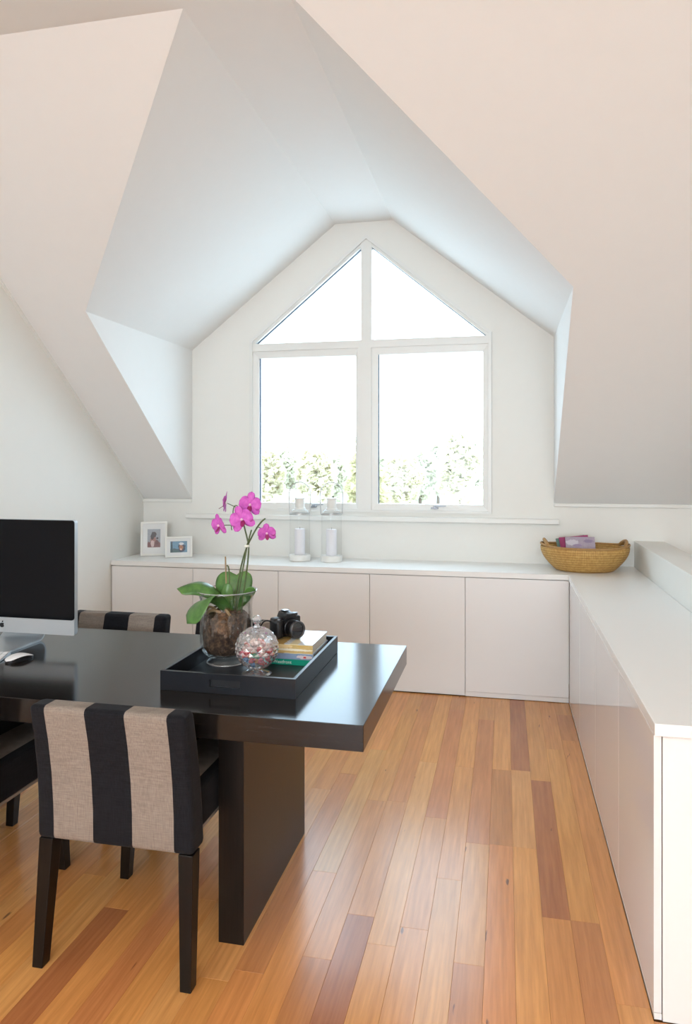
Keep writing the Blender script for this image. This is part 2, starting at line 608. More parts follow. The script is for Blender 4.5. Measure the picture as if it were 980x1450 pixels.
def plank(col, y0, y1, tone):
    x1 = X0 - col * PW
    x0 = max(x1 - PW, XL)
    x1 = min(x1, 0.8445)
    g = 0.0002
    c = 0.0005
    L, Wd = (y1 - y0) / 2 - g, (x1 - x0) / 2 - g
    bm = bmesh.new()
    lo = [bm.verts.new(p) for p in ((-Wd, -L, -0.015), (Wd, -L, -0.015), (Wd, L, -0.015), (-Wd, L, -0.015))]
    mi = [bm.verts.new((v.co.x, v.co.y, -c)) for v in lo]
    hi = [bm.verts.new((v.co.x - math.copysign(c, v.co.x), v.co.y - math.copysign(c, v.co.y), 0)) for v in lo]
    bm.faces.new(list(reversed(lo)))
    bm.faces.new(hi)
    for a, b in ((lo, mi), (mi, hi)):
        for k in range(4):
            bm.faces.new((a[k], a[(k + 1) % 4], b[(k + 1) % 4], b[k]))
    me = bpy.data.meshes.new('plank')
    bm.to_mesh(me)
    bm.free()
    me.materials.append(M['plank'])
    o = bpy.data.objects.new('plank', me)
    C.objects.link(o)
    o.parent = floor
    o.location = ((x0 + x1) / 2, (y0 + y1) / 2, 0)
    t = TONES[tone]
    j = rp.uniform(0.93, 1.07)
    o.color = (t[0] * j, t[1] * j * rp.uniform(0.96, 1.04), t[2] * j, 1)

ncol = int(math.ceil((X0 - XL) / PW))
for col in range(ncol):
    segs = KNOWN.get(col)
    if segs is None:
        segs = []
        y = 1.40
        while y < 4.67:
            e = min(y + rp.uniform(0.7, 1.5), 4.67)
            if 4.67 - e < 0.3:
                e = 4.67
            segs.append((y, e, rp.choice('oomlbmoo')))
            y = e
    for s in segs:
        plank(col, *s)
    y = 1.40
    while y > YR:
        e = max(y - rp.uniform(1.8, 2.6), YR)
        if e - YR < 0.5:
            e = YR
        plank(col, e, y, rp.choice('oomlbdmo'))
        y = e

# boards in front of the near end of the right cabinets
for col in range(-6, 0):
    y = 2.055
    while y > YR:
        e = max(y - rp.uniform(1.8, 2.6), YR)
        if e - YR < 0.5:
            e = YR
        plank(col, e, y, rp.choice('oomlbmo'))
        y = e
# ------------------------------------------------------------------ walls
struct(MB().box(XL - 0.12, XL, YR, YB + 0.12, -0.1, 3.5).build('wall_left', M['wall']))
struct(MB().box(XR, XR + 0.12, YR, YB + 0.12, -0.1, 3.5).build('wall_right', M['wall']))
# window outline: pentagon
WX0, WX1, WZ0 = -1.872, -0.090, 1.135
WAX, WAZ, WSL = -0.981, 3.143, 0.824
WSZ = WAZ - (WAX - WX0) * WSL
pent = [(WX0, WZ0), (WX1, WZ0), (WX1, WSZ), (WAX, WAZ), (WX0, WSZ)]
rect = [(XL - 0.12, -0.1), (XR + 0.12, -0.1), (XR + 0.12, 3.5), (WAX, 3.5), (XL - 0.12, 3.5)]
wb = MB().ring([(x, YB, z) for x, z in rect], [(x, YB, z) for x, z in pent], (0, 0.14, 0))
struct(wb.build('wall_back', M['wall']))
# rear wall (behind the camera) with an added, unseen window for fill light
RX0, RX1, RZ0, RZ1 = -2.55, 1.85, 0.8, 2.8
wr = MB()
wr.ring([(XL - 0.12, YR - 0.12, -0.1), (XR + 0.12, YR - 0.12, -0.1), (XR + 0.12, YR - 0.12, 3.5), (XL - 0.12, YR - 0.12, 3.5)],
        [(RX0, YR - 0.12, RZ0), (RX1, YR - 0.12, RZ0), (RX1, YR - 0.12, RZ1), (RX0, YR - 0.12, RZ1)], (0, 0.12, 0))
struct(wr.build('wall_rear', M['wall']))
w2 = empty_struct('added_rear_window', (-0.35, YR, RZ0))  # unseen window, added to go with the rear fill lamp
f = MB()
f.ring([(-2.2, -0.09, 0), (2.2, -0.09, 0), (2.2, -0.09, 2.0), (-2.2, -0.09, 2.0)], [(-2.14, -0.09, 0.06), (2.14, -0.09, 0.06), (2.14, -0.09, 1.94), (-2.14, -0.09, 1.94)], (0, 0.06, 0))
f.build('window_frame', M['sash'], w2)
MB().box(-0.03, 0.03, -0.085, -0.035, 0.06, 1.94).build('mullion', M['sash'], w2)
for a, b in ((-2.14, -0.03), (0.03, 2.14)):
    MB().box(a, b, -0.064, -0.058, 0.06, 1.94).build('pane', M['pane'], w2)
# low wall between the right cabinets and the stairwell
struct(MB().box(0.845, 1.035, 1.2, YB, -0.016, 0.969, 0.003).build('wall_half_height', M['wall']))

# ------------------------------------------------------------------ ceiling: flat part, slopes, dormer
def slope_z(y):
    return KZ + (YB - y) * PITCH
T = 0.05
cb = MB()
cb.box(XL - 0.12, XR + 0.12, YR - 0.12, YS, ZC, ZC + T)
ceiling = struct(cb.build('ceiling', M['ceil']))

def slope_piece(xy, name):
    pts = [(x, y, slope_z(y)) for x, y in xy]
    n = Vector((0, PITCH, 1)).normalized() * T
    MB().prism(pts, n).build(name, M['ceil'], ceiling)
E_ = 0.0015
slope_piece([(XL - 0.1, YB), (DXL - E_, YB), (DXL - E_, YD), (FXL - E_, YS), (XL - 0.1, YS)], 'sloped_panel')
slope_piece([(DXR + E_, YB), (XR + 0.1, YB), (XR + 0.1, YS), (FXR + E_, YS), (DXR + E_, YD)], 'sloped_panel')
for x, s in ((DXL, -1), (DXR, 1)):
    MB().prism([(x, YB, KZ), (x, YB, DZ), (x, YD, DZ)], (s * 0.0012, 0, 0)).build('dormer_cheek', M['ceil'], ceiling)
for x, fx, s in ((DXL, FXL, -1), (DXR, FXR, 1)):
    nrm = Vector((s * (ZC - DZ), 0, abs(fx - x))).normalized() * T
    MB().prism([(x, YB, DZ), (x, YD, DZ), (fx, YS, ZC), (fx, YB, ZC)], nrm).build('dormer_slope', M['ceil'], ceiling)
MB().box(FXL, FXR, YS, YB, ZC, ZC + T).build('dormer_flat', M['ceil'], ceiling)

w3 = empty_struct('added_skylight', (-0.30, -1.85, ZC))  # unseen skylight frame, added under the closed ceiling around the fill lamp
MB().ring([(-1.78, -1.58, -0.02), (1.78, -1.58, -0.02), (1.78, 1.58, -0.02), (-1.78, 1.58, -0.02)], [(-1.71, -1.51, -0.02), (1.71, -1.51, -0.02), (1.71, 1.51, -0.02), (-1.71, 1.51, -0.02)], (0, 0, 0.0195)).build('window_frame', M['sash'], w3)
MB().box(-1.71, 1.71, -1.51, 1.51, -0.012, -0.006).build('pane', M['pane'], w3)
# ------------------------------------------------------------------ trims
struct(MB().box(DXL - 0.034, DXR + 0.033, YB - 0.05, YB, 1.074, 1.108, 0.004).build('trim_1', M['trim']))
struct(MB().box(XL, DXL, YB - 0.016, YB, KZ - 0.024, KZ - 0.002, 0.004).build('trim_2', M['trim']))
struct(MB().box(DXR, XR, YB - 0.016, YB, KZ - 0.024, KZ - 0.002, 0.004).build('trim_3', M['trim']))
# bead following the slope along the left wall
p0, p1 = (YB - 0.02, slope_z(YB - 0.02)), (YS, slope_z(YS))
struct(MB().prism([(XL, p0[0], p0[1]), (XL + 0.012, p0[0], p0[1]), (XL + 0.012, p0[0], p0[1] - 0.022), (XL, p0[0], p0[1] - 0.022)], (0, p1[0] - p0[0], p1[1] - p0[1])).build('trim_4', M['trim']))

# ------------------------------------------------------------------ dormer window
win = empty_struct('window_1', (WAX, YB, WZ0))
def L(pts, y=0.0):
    return [(x - WAX, y, z - WZ0) for x, z in pts]
# outer frame with the pentagon outline
k = 0.030
sl = math.sqrt(1 + WSL * WSL)
inn = [(-1.846, 1.153), (-0.113, 1.153), (-0.113, 2.384), (-0.981, 2.384 + 0.716), (-1.846, 2.384)]
inn = [(-1.848, 1.152), (-0.113, 1.152), (-0.113, WSZ - 0.008), (WAX, WAZ - 0.026), (-1.848, WSZ - 0.008)]
MB().ring(L([(WX0 + .001, WZ0 + .001), (WX1 - .001, WZ0 + .001), (WX1 - .001, WSZ), (WAX, WAZ + .003), (WX0 + .001, WSZ)], -0.012), L(inn, -0.012), (0, 0.10, 0)).build('window_frame', M['sash'], win)
# fixed inner rails along the gable
for s in (-1, 1):
    xi = -1.834 if s < 0 else -0.124
    ax = -1.019 if s < 0 else -0.941
    o = [(-1.848 if s < 0 else -0.113, WSZ - 0.008), (WAX, WAZ - 0.026), (ax, WAZ - 0.026 - abs(ax - WAX) * WSL), (ax, 3.058), (xi, 2.384), (-1.848 if s < 0 else -0.113, 2.384)]
    MB().prism(L(o, 0.004), (0, 0.07, 0)).build('gable_rail', M['sash'], win)
    MB().prism(L([(xi, 2.384), (ax, 3.058), (ax, 3.054), (xi + s * -0.0 + (0.006 if s < 0 else -0.006), 2.384)], 0.030), (0, 0.02, 0)).build('gasket', M['dark_gap'], win)
# mullion and transom
MB().box(-0.038, 0.040, -0.004, 0.075, 2.384 - WZ0, 3.112 - WZ0).build('mullion', M['sash'], win)
MB().box(-0.061, 0.038, -0.008, 0.075, 1.152 - WZ0, 2.327 - WZ0).build('mullion', M['sash'], win)
MB().box(-1.848 - WAX, -0.113 - WAX, -0.006, 0.075, 2.3275 - WZ0, 2.3835 - WZ0).build('transom', M['sash'], win)
# triangular panes
for pts in ([(-1.834, 2.384), (-1.019, 2.384), (-1.019, 3.058)], [(-0.941, 2.384), (-0.124, 2.384), (-0.941, 3.058)]):
    MB().prism(L(pts, 0.042), (0, 0.006, 0)).build('pane', M['pane'], win)
# opening sashes
for (a, b, ga, gb, hx) in ((-1.8475, -1.0425, -1.800, -1.060, -1.375), (-0.9425, -0.1135, -0.896, -0.150, -0.485)):
    z0, z1, g0, g1 = 1.1525, 2.327, 1.198, 2.276
    sm = MB()
    sm.ring(L([(a, z0), (b, z0), (b, z1), (a, z1)], 0.004), L([(ga, g0), (gb, g0), (gb, g1), (ga, g1)], 0.010), (0, 0.055, 0))
    sash = sm.build('sash', M['sash'], win)
    MB().box(ga - WAX, gb - WAX, 0.040, 0.046, g0 - WZ0, g1 - WZ0).build('pane', M['pane'], sash)
    MB().box(ga - WAX, ga - WAX + 0.005, 0.022, 0.040, g0 - WZ0, g1 - WZ0).build('gasket', M['dark_gap'], sash)
    h = MB()
    h.box(hx - WAX - 0.028, hx - WAX + 0.024, -0.012, 0.005, 0.030, 0.042, 0.003)
    h.box(hx - WAX - 0.008, hx - WAX + 0.008, -0.020, -0.010, 0.030, 0.056, 0.003)
    h.hexa([(hx - WAX - 0.006, -0.030, 0.046), (hx - WAX + 0.080, -0.034, 0.050), (hx - WAX + 0.080, -0.026, 0.050), (hx - WAX - 0.006, -0.018, 0.046),
            (hx - WAX - 0.006, -0.030, 0.056), (hx - WAX + 0.080, -0.034, 0.057), (hx - WAX + 0.080, -0.026, 0.057), (hx - WAX - 0.006, -0.018, 0.056)], 0.002)
    h.build('handle', M['steel'], sash)

# ------------------------------------------------------------------ built-in cabinets
DOORX = [-2.737, -2.116, -1.496, -0.867, -0.247, 0.3885]
labs = ['white cabinet with flat door in the corner under the two photo frames',
        'white cabinet with flat door behind the orchid, second from the left wall',
        'white cabinet with flat door below the two glass lanterns',
        'white cabinet with flat door behind the right end of the black table',
        'white cabinet with a short flat door above a plinth, below the woven basket']
for i in range(5):
    x0, x1 = DOORX[i], DOORX[i + 1]
    cx = (x0 + x1) / 2
    t = thing('cabinet', labs[i], 'cabinet', (cx, YF, 0), 0, 'white cabinets along the window wall')
    hw = (x1 - x0) / 2
    MB().box(-hw + 0.0005, hw - 0.0005, 0.022, YB - YF - 0.002, 0.0, CT - 0.0345).build('body', M['carcass'], t)
    zb = 0.036 if i == 4 else 0.008
    pf = -0.004 if i == 4 else 0.0
    MB().box(-hw + 0.0015, hw - 0.0015, pf, 0.020, zb, CT - 0.0375, 0.0015).build('door', M['door'], t)
    if i == 4:
        MB().box(-hw + 0.001, hw - 0.001, 0.003, 0.021, 0.003, 0.033, 0.001).build('plinth', M['door'], t)
RY = [4.662, 4.018, 3.342, 2.675, 2.062]
rl = ['glossy white corner filler cabinet beside the short-doored cabinet',
      'glossy white cabinet with flat door in right run, next to the corner filler',
      'glossy white cabinet with flat door in right run, second from its near end',
      'glossy white cabinet with flat door at the near end of the right run']
for i in range(4):
    y1, y0 = RY[i], RY[i + 1]
    t = thing('cabinet', rl[i], 'cabinet', (XF, (y0 + y1) / 2, 0), 0, 'white cabinets along the half-height wall')
    h = (y1 - y0) / 2
    MB().box(0.0225, 0.845 - XF - 0.002, -h + 0.0005, h - 0.0005, 0.0, CT - 0.0345).build('body', M['carcass'], t)
    MB().box(0.0, 0.020, -h + 0.0015, h - 0.0015, 0.018, CT - 0.0375, 0.0012).build('door', M['gloss'], t)
    MB().box(0.001, 0.020, -h + 0.0005, h - 0.0005, 0.0005, 0.0168).build('plinth', M['door'], t)
    if i == 3:
        MB().box(0.0216, 0.845 - XF - 0.002, -h - 0.004, -h + 0.0003, 0.0, CT - 0.036, 0.001).build('end_panel', M['door'], t)
# continuous L-shaped worktop
wt = MB().prism([(XL + 0.002, YF - 0.003, CT - 0.033), (XF - 0.002, YF - 0.003, CT - 0.033), (XF - 0.002, 2.040, CT - 0.033), (0.843, 2.040, CT - 0.033), (0.843, YB - 0.001, CT - 0.033), (XL + 0.002, YB - 0.001, CT - 0.033)], (0, 0, 0.033), 0.002)
tag(wt.build('worktop', M['worktop']), 'continuous white L-shaped worktop over the cabinets along both walls', 'worktop')

# ------------------------------------------------------------------ dining table
TZ = 0.75
TX0, TX1, TY0, TY1 = -2.63, -0.388, 1.990, 2.904
tb = thing('dining_table', 'long black-stained oak table with thick top and panel legs', 'table', ((TX0 + TX1) / 2, (TY0 + TY1) / 2, 0))
hx, hy = (TX1 - TX0) / 2, (TY1 - TY0) / 2
MB().box(-hx, hx, -hy, hy, TZ - 0.075, TZ, 0.0015).build('tabletop', M['wenge'], tb)
for a in (-1, 1):
    xo = a * (hx - 0.398)
    MB().box(min(xo, xo - a * 0.083), max(xo, xo - a * 0.083), -hy + 0.114, hy - 0.106, 0, TZ - 0.0755, 0.0015).build('leg', M['wenge_leg'], tb)

# ------------------------------------------------------------------ chairs
def make_chair(label, loc, rz):
    t = thing('dining_chair', label, 'chair', loc, rz, 'striped chairs around the table')
    # backrest (local +y is the front of the chair)
    def backfn():
        bm = bmesh.new()
        nz, nx = 10, 16
        return bm
    b = MB()
    W = 0.25
    pts = [(-W, 0.0, 0.372), (W, 0.0, 0.372), (W, 0.085, 0.372), (-W, 0.085, 0.372),
           (-W + 0.006, -0.052, 0.785), (W - 0.006, -0.052, 0.785), (W - 0.006, 0.022, 0.785), (-W + 0.006, 0.022, 0.785)]
    b.hexa(pts)
    bmesh.ops.subdivide_edges(b.bm, edges=b.bm.edges[:], cuts=3, use_grid_fill=True)
    for v in b.bm.verts:
        f_ = (v.co.z - 0.372) / 0.413
        v.co.y += 0.014 * math.sin(PI * f_) * (1 if True else 0)
    es = [e for e in b.bm.edges if len(e.link_faces) == 2 and e.calc_face_angle(0) > 0.9]
    bmesh.ops.bevel(b.bm, geom=es, offset=0.016, segments=3, profile=0.5, affect='EDGES')
    b.build('backrest', M['stripe'], t, smooth='all')
    s = MB()
    s.hexa([(-0.225, 0.095, 0.392), (0.225, 0.095, 0.392), (0.225, 0.50, 0.392), (-0.225, 0.50, 0.392),
            (-0.225, 0.080, 0.520), (0.225, 0.080, 0.520), (0.225, 0.50, 0.520), (-0.225, 0.50, 0.520)])
    bmesh.ops.subdivide_edges(s.bm, edges=s.bm.edges[:], cuts=3, use_grid_fill=True)
    for v in s.bm.verts:
        if v.co.z > 0.515:
            v.co.z += 0.008 * (1 - (v.co.x / 0.225) ** 2) * (1 - ((v.co.y - 0.29) / 0.21) ** 2)
    es = [e for e in s.bm.edges if len(e.link_faces) == 2 and e.calc_face_angle(0) > 0.9]
    bmesh.ops.bevel(s.bm, geom=es, offset=0.014, segments=3, profile=0.5, affect='EDGES')
    s.build('seat', M['stripe'], t, smooth='all')
    MB().box(-0.218, 0.218, 0.10, 0.49, 0.380, 0.3915, 0.002).build('seat_base', M['beige_cloth'], t)
    for sx in (-1, 1):
        # rear leg, raked back
        a = sx * 0.242
        lo, hi_ = 0.034, 0.045
        xi0, xi1 = a - sx * lo, a - sx * hi_
        def q(x0, x1, y0, y1, z):
            x0, x1 = min(x0, x1), max(x0, x1)
            return [(x0, y0, z), (x1, y0, z), (x1, y1, z), (x0, y1, z)]
        MB().hexa(q(sx * 0.252, sx * 0.252 - sx * lo, -0.020, 0.018, 0.0) + q(sx * 0.246, sx * 0.246 - sx * hi_, 0.006, 0.056, 0.371), 0.002).build('leg', M['chair_leg'], t)
        MB().hexa(q(sx * 0.236, sx * 0.236 - sx * 0.033, 0.450, 0.484, 0.0) + q(sx * 0.217, sx * 0.217 - sx * 0.045, 0.440, 0.486, 0.3795), 0.002).build('leg', M['chair_leg'], t)
    return t
ch = make_chair('striped black and beige chair in front, its whole back towards the camera', (-1.111, 1.900, 0), 0)
copy_thing(ch, (-1.805, 1.905, 0), 0, 'striped chair cut off by the left edge, only seat and legs showing')
copy_thing(ch, (-1.765, 3.075, 0), PI, 'striped chair on the far side, its back top showing beside the computer')
copy_thing(ch, (-1.118, 3.055, 0), PI, 'striped chair on the far side, hidden behind the orchid vase')

# ------------------------------------------------------------------ desktop computer
pc = thing('desktop_computer', 'silver all-in-one desktop computer with black screen on the table', 'computer', (-1.980, 2.543, TZ))
bw, z0, z1 = 0.325, 0.0585, 0.513
bodyb = MB()
# front slab with rounded corners plus curved back
def rrect(hw, za, zb, r, n=5):
    out = []
    for cx_, cz_, a0 in ((hw - r, za + r, -PI / 2), (hw - r, zb - r, 0), (-hw + r, zb - r, PI / 2), (-hw + r, za + r, PI)):
        for i in range(n + 1):
            a = a0 + PI / 2 * i / n
            out.append((cx_ + r * math.cos(a), cz_ + r * math.sin(a)))
    return out
rr = rrect(bw, z0, z1, 0.012)
bodyb.prism([(x, 0.004, z) for x, z in rr], (0, 0.020, 0))
zc_ = (z0 + z1) / 2
prev = None
for kk, (sc, yy) in enumerate(((0.995, 0.024), (0.96, 0.034), (0.86, 0.048), (0.66, 0.062), (0.40, 0.072))):
    ring = [bodyb.bm.verts.new((x * sc, yy, zc_ + (z - zc_) * sc)) for x, z in rr]
    if prev:
        for i in range(len(ring)):
            j = (i + 1) % len(ring)
            bodyb.bm.faces.new((prev[i], prev[j], ring[j], ring[i]))
    prev = ring
bodyb.bm.faces.new(prev)
bodyb.build('housing', M['alu'], pc, smooth=True)
rs = rrect(bw - 0.001, z0 + 0.060, z1 - 0.001, 0.011)
MB().prism([(x, 0.0, z) for x, z in rs], (0, 0.0038, 0)).build('screen', M['black_gloss'], pc)
chn = MB().prism([(x, 0.0005, z) for x, z in rrect(bw - 0.0005, z0, z0 + 0.0595, 0.004)], (0, 0.0035, 0)).build('chin_panel', M['alu'], pc)
# apple shaped emblem in the middle of the chin
lg = MB()
ap = []
for i in range(36):
    a = 2 * PI * i / 36
    r = 0.0105 * (1 + 0.10 * math.cos(2 * a) * 0.5)
    x, z = r * math.cos(a), r * math.sin(a) * 1.02
    z -= 0.0022 * math.exp(-((x) / 0.003) ** 2) if z > 0 else -0.0013 * math.exp(-((x) / 0.003) ** 2)
    x *= 1.0 - 0.16 * max(0, -z / 0.0105)
    dx, dz = x - 0.0125, z - 0.0015
    d = math.hypot(dx, dz)
    if d < 0.0055:
        x, z = 0.0125 + dx / d * 0.0055, 0.0015 + dz / d * 0.0055
    ap.append((x, -0.0004, z0 + 0.028 + z))
lg.prism(ap, (0, 0.001, 0))
lf = []
for i in range(14):
    a = 2 * PI * i / 14
    u, v = 0.0048 * math.cos(a), 0.0021 * math.sin(a) * (1 - 0.3 * math.cos(2 * a))
    lf.append((0.0026 + (u - v) * 0.62, -0.0004, z0 + 0.028 + 0.0142 + (u + v) * 0.72))
lg.prism(lf, (0, 0.001, 0))
lg.build('emblem', flat('emblem_black', (0.004, 0.004, 0.005), 0.8), chn)
# bent stand: foot plate, curve, upright
st = MB()
path = [(-0.105, 0.004), (0.10, 0.004)]
for i in range(1, 9):
    a = -PI / 2 + (PI / 2 + 0.12) * i / 8
    path.append((0.100 + 0.045 * math.cos(a), 0.049 + 0.045 * math.sin(a)))
path.append((0.112, 0.28))
th_ = 0.004
up, dn = [], []
for i, p in enumerate(path):
    a = path[max(0, i - 1)]
    b = path[min(len(path) - 1, i + 1)]
    t = Vector((b[0] - a[0], b[1] - a[1])).normalized()
    n = Vector((-t.y, t.x))
    up.append((p[0] + n.x * th_, p[1] + n.y * th_))
    dn.append((p[0] - n.x * th_, p[1] - n.y * th_))
poly = up + dn[::-1]
st.prism([(-0.098, y, z) for y, z in poly], (0.196, 0, 0))
st.build('stand', M['alu'], pc, smooth=True)

# keyboard and mouse
kb = thing('keyboard', 'slim white and silver keyboard in front of the computer', 'keyboard', (-1.974, 2.341, TZ), 0.29)
MB().hexa([(-0.14, -0.057, 0.001), (0.14, -0.057, 0.001), (0.14, 0.057, 0.001), (-0.14, 0.057, 0.001), (-0.14, -0.057, 0.005), (0.14, -0.057, 0.005), (0.14, 0.057, 0.016), (-0.14, 0.057, 0.016)], 0.002).build('base', M['alu'], kb)
for r in range(5):
    for c in range(13):
        y = -0.046 + r * 0.0205
        x = -0.128 + c * 0.0213
        zz = 0.005 + (y + 0.057) / 0.114 * 0.011
        o = MB().box(-0.009, 0.009, -0.0085, 0.0085, 0, 0.002, 0.001, 1).build('key', M['white_plastic'], kb)
        o.location = (x, y, zz + 0.0002)
        o.rotation_euler = (math.atan(0.0965), 0, 0)
ms = thing('computer_mouse', 'white wireless mouse lying beside the keyboard', 'mouse', (-1.779, 2.381, TZ), -0.29)
mm = MB()
def mfn(u, v):
    y = -0.0565 + 0.113 * u
    e = math.sqrt(max(0, 1 - abs((u - 0.5) * 2) ** 3.2))
    wdt = 0.0285 * e
    x = (v * 2 - 1) * wdt
    hgt = (0.019 * math.sin(PI * min(1, 0.12 + u * 0.82)) + 0.001) * (0.35 + 0.65 * e)
    z = 0.005 + hgt * (1 - 0.35 * abs(v * 2 - 1) ** 3)
    return (x, y, z)
mm.grid(mfn, 18, 10)
mm.build('shell', M['white_plastic'], ms, smooth='all')
mb2 = MB()
lo_, hi2 = [], []
for i in range(28):
    a = 2 * PI * i / 28
    sx_ = math.copysign(abs(math.cos(a)) ** 0.75, math.cos(a))
    sy_ = math.copysign(abs(math.sin(a)) ** 0.75, math.sin(a))
    lo_.append((0.026 * sx_, 0.054 * sy_, 0.0005))
mb2.prism(lo_, (0, 0, 0.008))
mb2.build('underside', M['black_plastic'], ms)

# ------------------------------------------------------------------ tray
TRX0, TRX1, TRY0, TRY1 = -1.096, -0.638, 2.165, 2.746
tc_ = ((TRX0 + TRX1) / 2, (TRY0 + TRY1) / 2, TZ)
tr = thing('serving_tray', 'black rectangular tray with slot handle, holding vase and books', 'tray', tc_)
ax_, ay_ = (TRX1 - TRX0) / 2, (TRY1 - TRY0) / 2
TH = 0.063
MB().box(-ax_ + 0.012, ax_ - 0.012, -ay_ + 0.012, ay_ - 0.012, 0.0005, 0.009).build('base', M['tray'], tr)
for s in (-1, 1):
    MB().box(min(s * ax_, s * (ax_ - 0.0118)), max(s * ax_, s * (ax_ - 0.0118)), -ay_ + 0.0122, ay_ - 0.0122, 0.0005, TH, 0.0012).build('side', M['tray'], tr)
    sd = MB()
    ya, yb_ = (-ay_, -ay_ + 0.012) if s < 0 else (ay_ - 0.012, ay_)
    sd.ring([(-ax_, ya, 0.0005), (ax_, ya, 0.0005), (ax_, ya, TH), (-ax_, ya, TH)], [(-0.058, ya, 0.020), (0.046, ya, 0.020), (0.046, ya, 0.044), (-0.058, ya, 0.044)], (0, 0.012, 0))
    side = sd.build('handle_side', M['tray'], tr)
    yc = (ya + yb_) / 2
    MB().box(-0.058, 0.046, yc - 0.001 - s * 0.003, yc + 0.001 - s * 0.003, 0.020, 0.044).build('handle_recess', M['black_plastic'], side)
TF = TZ + 0.009

# ------------------------------------------------------------------ vase
VX, VY = -0.995, 2.487
vs_o = thing('glass_vase', 'clear footed hurricane vase on the tray holding the orchid', 'vase', (VX, VY, TF))
outer = [(0.0, 0.0), (0.070, 0.0), (0.073, 0.004), (0.070, 0.009), (0.058, 0.014), (0.060, 0.022), (0.078, 0.034), (0.091, 0.052), (0.0965, 0.080), (0.0965, 0.120), (0.0945, 0.170), (0.0925, 0.200), (0.094, 0.225), (0.102, 0.250), (0.110, 0.264)]
inner = [(0.108, 0.265), (0.0995, 0.250), (0.091, 0.225), (0.0895, 0.200), (0.0915, 0.170), (0.0935, 0.120), (0.0935, 0.080), (0.088, 0.054), (0.075, 0.038), (0.050, 0.030), (0.0, 0.028)]
MB().lathe(outer + inner, seg=56).build('bowl', M['vase'], vs_o, smooth='all')
for nm_, rr0, zz0, mr in (('rim', 0.1095, 0.2650, 0.0020), ('foot_ring', 0.0705, 0.0045, 0.0036)):
    MB().lathe([(rr0 + mr * math.cos(2 * PI * i / 8), zz0 + mr * math.sin(2 * PI * i / 8)) for i in range(8)], seg=56, closed=True).build(nm_, M['crystal'], vs_o, smooth='all')

# ------------------------------------------------------------------ orchid
orc = thing('potted_orchid', 'magenta orchid with green leaves growing in bark in the vase', 'plant', (VX, VY, TF + 0.0295))
OZ = TF + 0.0295
rb = MB()
rnd = random.Random(5)
prof = [(0.0, 0.0), (0.048, 0.003), (0.072, 0.012), (0.083, 0.028), (0.0885, 0.055), (0.0885, 0.09), (0.0865, 0.120), (0.083, 0.143), (0.065, 0.155), (0.035, 0.160), (0.0, 0.160)]
rb.lathe(prof, seg=44)
for v in rb.bm.verts:
    r = math.hypot(v.co.x, v.co.y)
    if r > 0.01:
        kf = 1 - rnd.uniform(0.0, 0.075)
        v.co.x *= kf
        v.co.y *= kf
        if v.co.z > 0.13:
            v.co.z += rnd.uniform(-0.010, 0.008)
rb.build('root_ball', M['bark'], orc, smooth=False)
chip = MB()
for i in range(46):
    a = rnd.uniform(0, 2 * PI)
    r = rnd.uniform(0.0, 0.070)
    z = 0.158 + rnd.uniform(-0.006, 0.006)
    m4 = Matrix.Translation((r * math.cos(a), r * math.sin(a), z)) @ Matrix.Rotation(rnd.uniform(0, 6.28), 4, 'Z') @ Matrix.Rotation(rnd.uniform(-0.6, 0.6), 4, 'X')
    tmp = MB()
    s1, s2, s3 = rnd.uniform(0.005, 0.012), rnd.uniform(0.004, 0.007), rnd.uniform(0.002, 0.005)
    tmp.box(-s1, s1, -s2, s2, -s3, s3, 0.001, 1).xf(m4)
    me_ = bpy.data.meshes.new('tmp')
    tmp.bm.to_mesh(me_)
    tmp.bm.free()
    chip.bm.from_mesh(me_)
    bpy.data.meshes.remove(me_)
co = chip.build('bark_chips', M['bark'], orc)
co['kind'] = 'stuff'
def W2O(p):
    return (p[0] - VX, p[1] - VY, p[2] - OZ)
def bez(p0, p1, p2, p3, n):
    P = [Vector(p) for p in (p0, p1, p2, p3)]
    out = []
    for i in range(n + 1):
        t = i / n
        out.append(P[0] * (1 - t) ** 3 + P[1] * 3 * t * (1 - t) ** 2 + P[2] * 3 * t * t * (1 - t) + P[3] * t ** 3)
    return out
for (a, b, c, d, rr_) in (((-1.000, 2.44, 0.950), (-1.02, 2.42, 0.966), (-1.035, 2.415, 0.962), (-1.045, 2.420, 0.948), 0.006),
                          ((-0.985, 2.45, 0.955), (-0.975, 2.425, 0.966), (-0.965, 2.42, 0.960), (-0.955, 2.418, 0.945), 0.005),
                          ((-1.02, 2.45, 0.955), (-1.035, 2.44, 0.972), (-1.045, 2.44, 0.975), (-1.055, 2.445, 0.955), 0.0045)):
    MB().tube([W2O(p) for p in bez(a, b, c, d, 8)], rr_, 7).build('aerial_root', M['root'], orc, smooth='all')
# leaves: spine curve + width profile
def leaf(p0, p1, p2, p3, wid, side, fold=0.25, tip=0.75):
    sp = [Vector(W2O(p)) for p in bez(p0, p1, p2, p3, 18)]
    sd_ = Vector(side).normalized()
    lm = MB()
    def fn(u, v):
        i = min(17, int(u * 18))
        fr = u * 18 - i
        p = sp[i].lerp(sp[i + 1], fr)
        t = (sp[i + 1] - sp[i]).normalized()
        s_ = (sd_ - t * sd_.dot(t)).normalized()
        n = t.cross(s_)
        wd = wid * (0.38 + 0.62 * math.sin(PI * min(1, u / tip * 0.5)) if u < tip else math.sqrt(max(0.0, 1 - ((u - tip) / (1 - tip)) ** 2)))
        q_ = v * 2 - 1
        return p + s_ * (q_ * wd) + n * (fold * wd * (abs(q_) ** 1.4))
    lm.grid(fn, 18, 8)
    bmesh.ops.remove_doubles(lm.bm, verts=lm.bm.verts, dist=1e-5)
    lm.build('leaf', M['leaf'], orc, smooth='all', solid=0.0016)
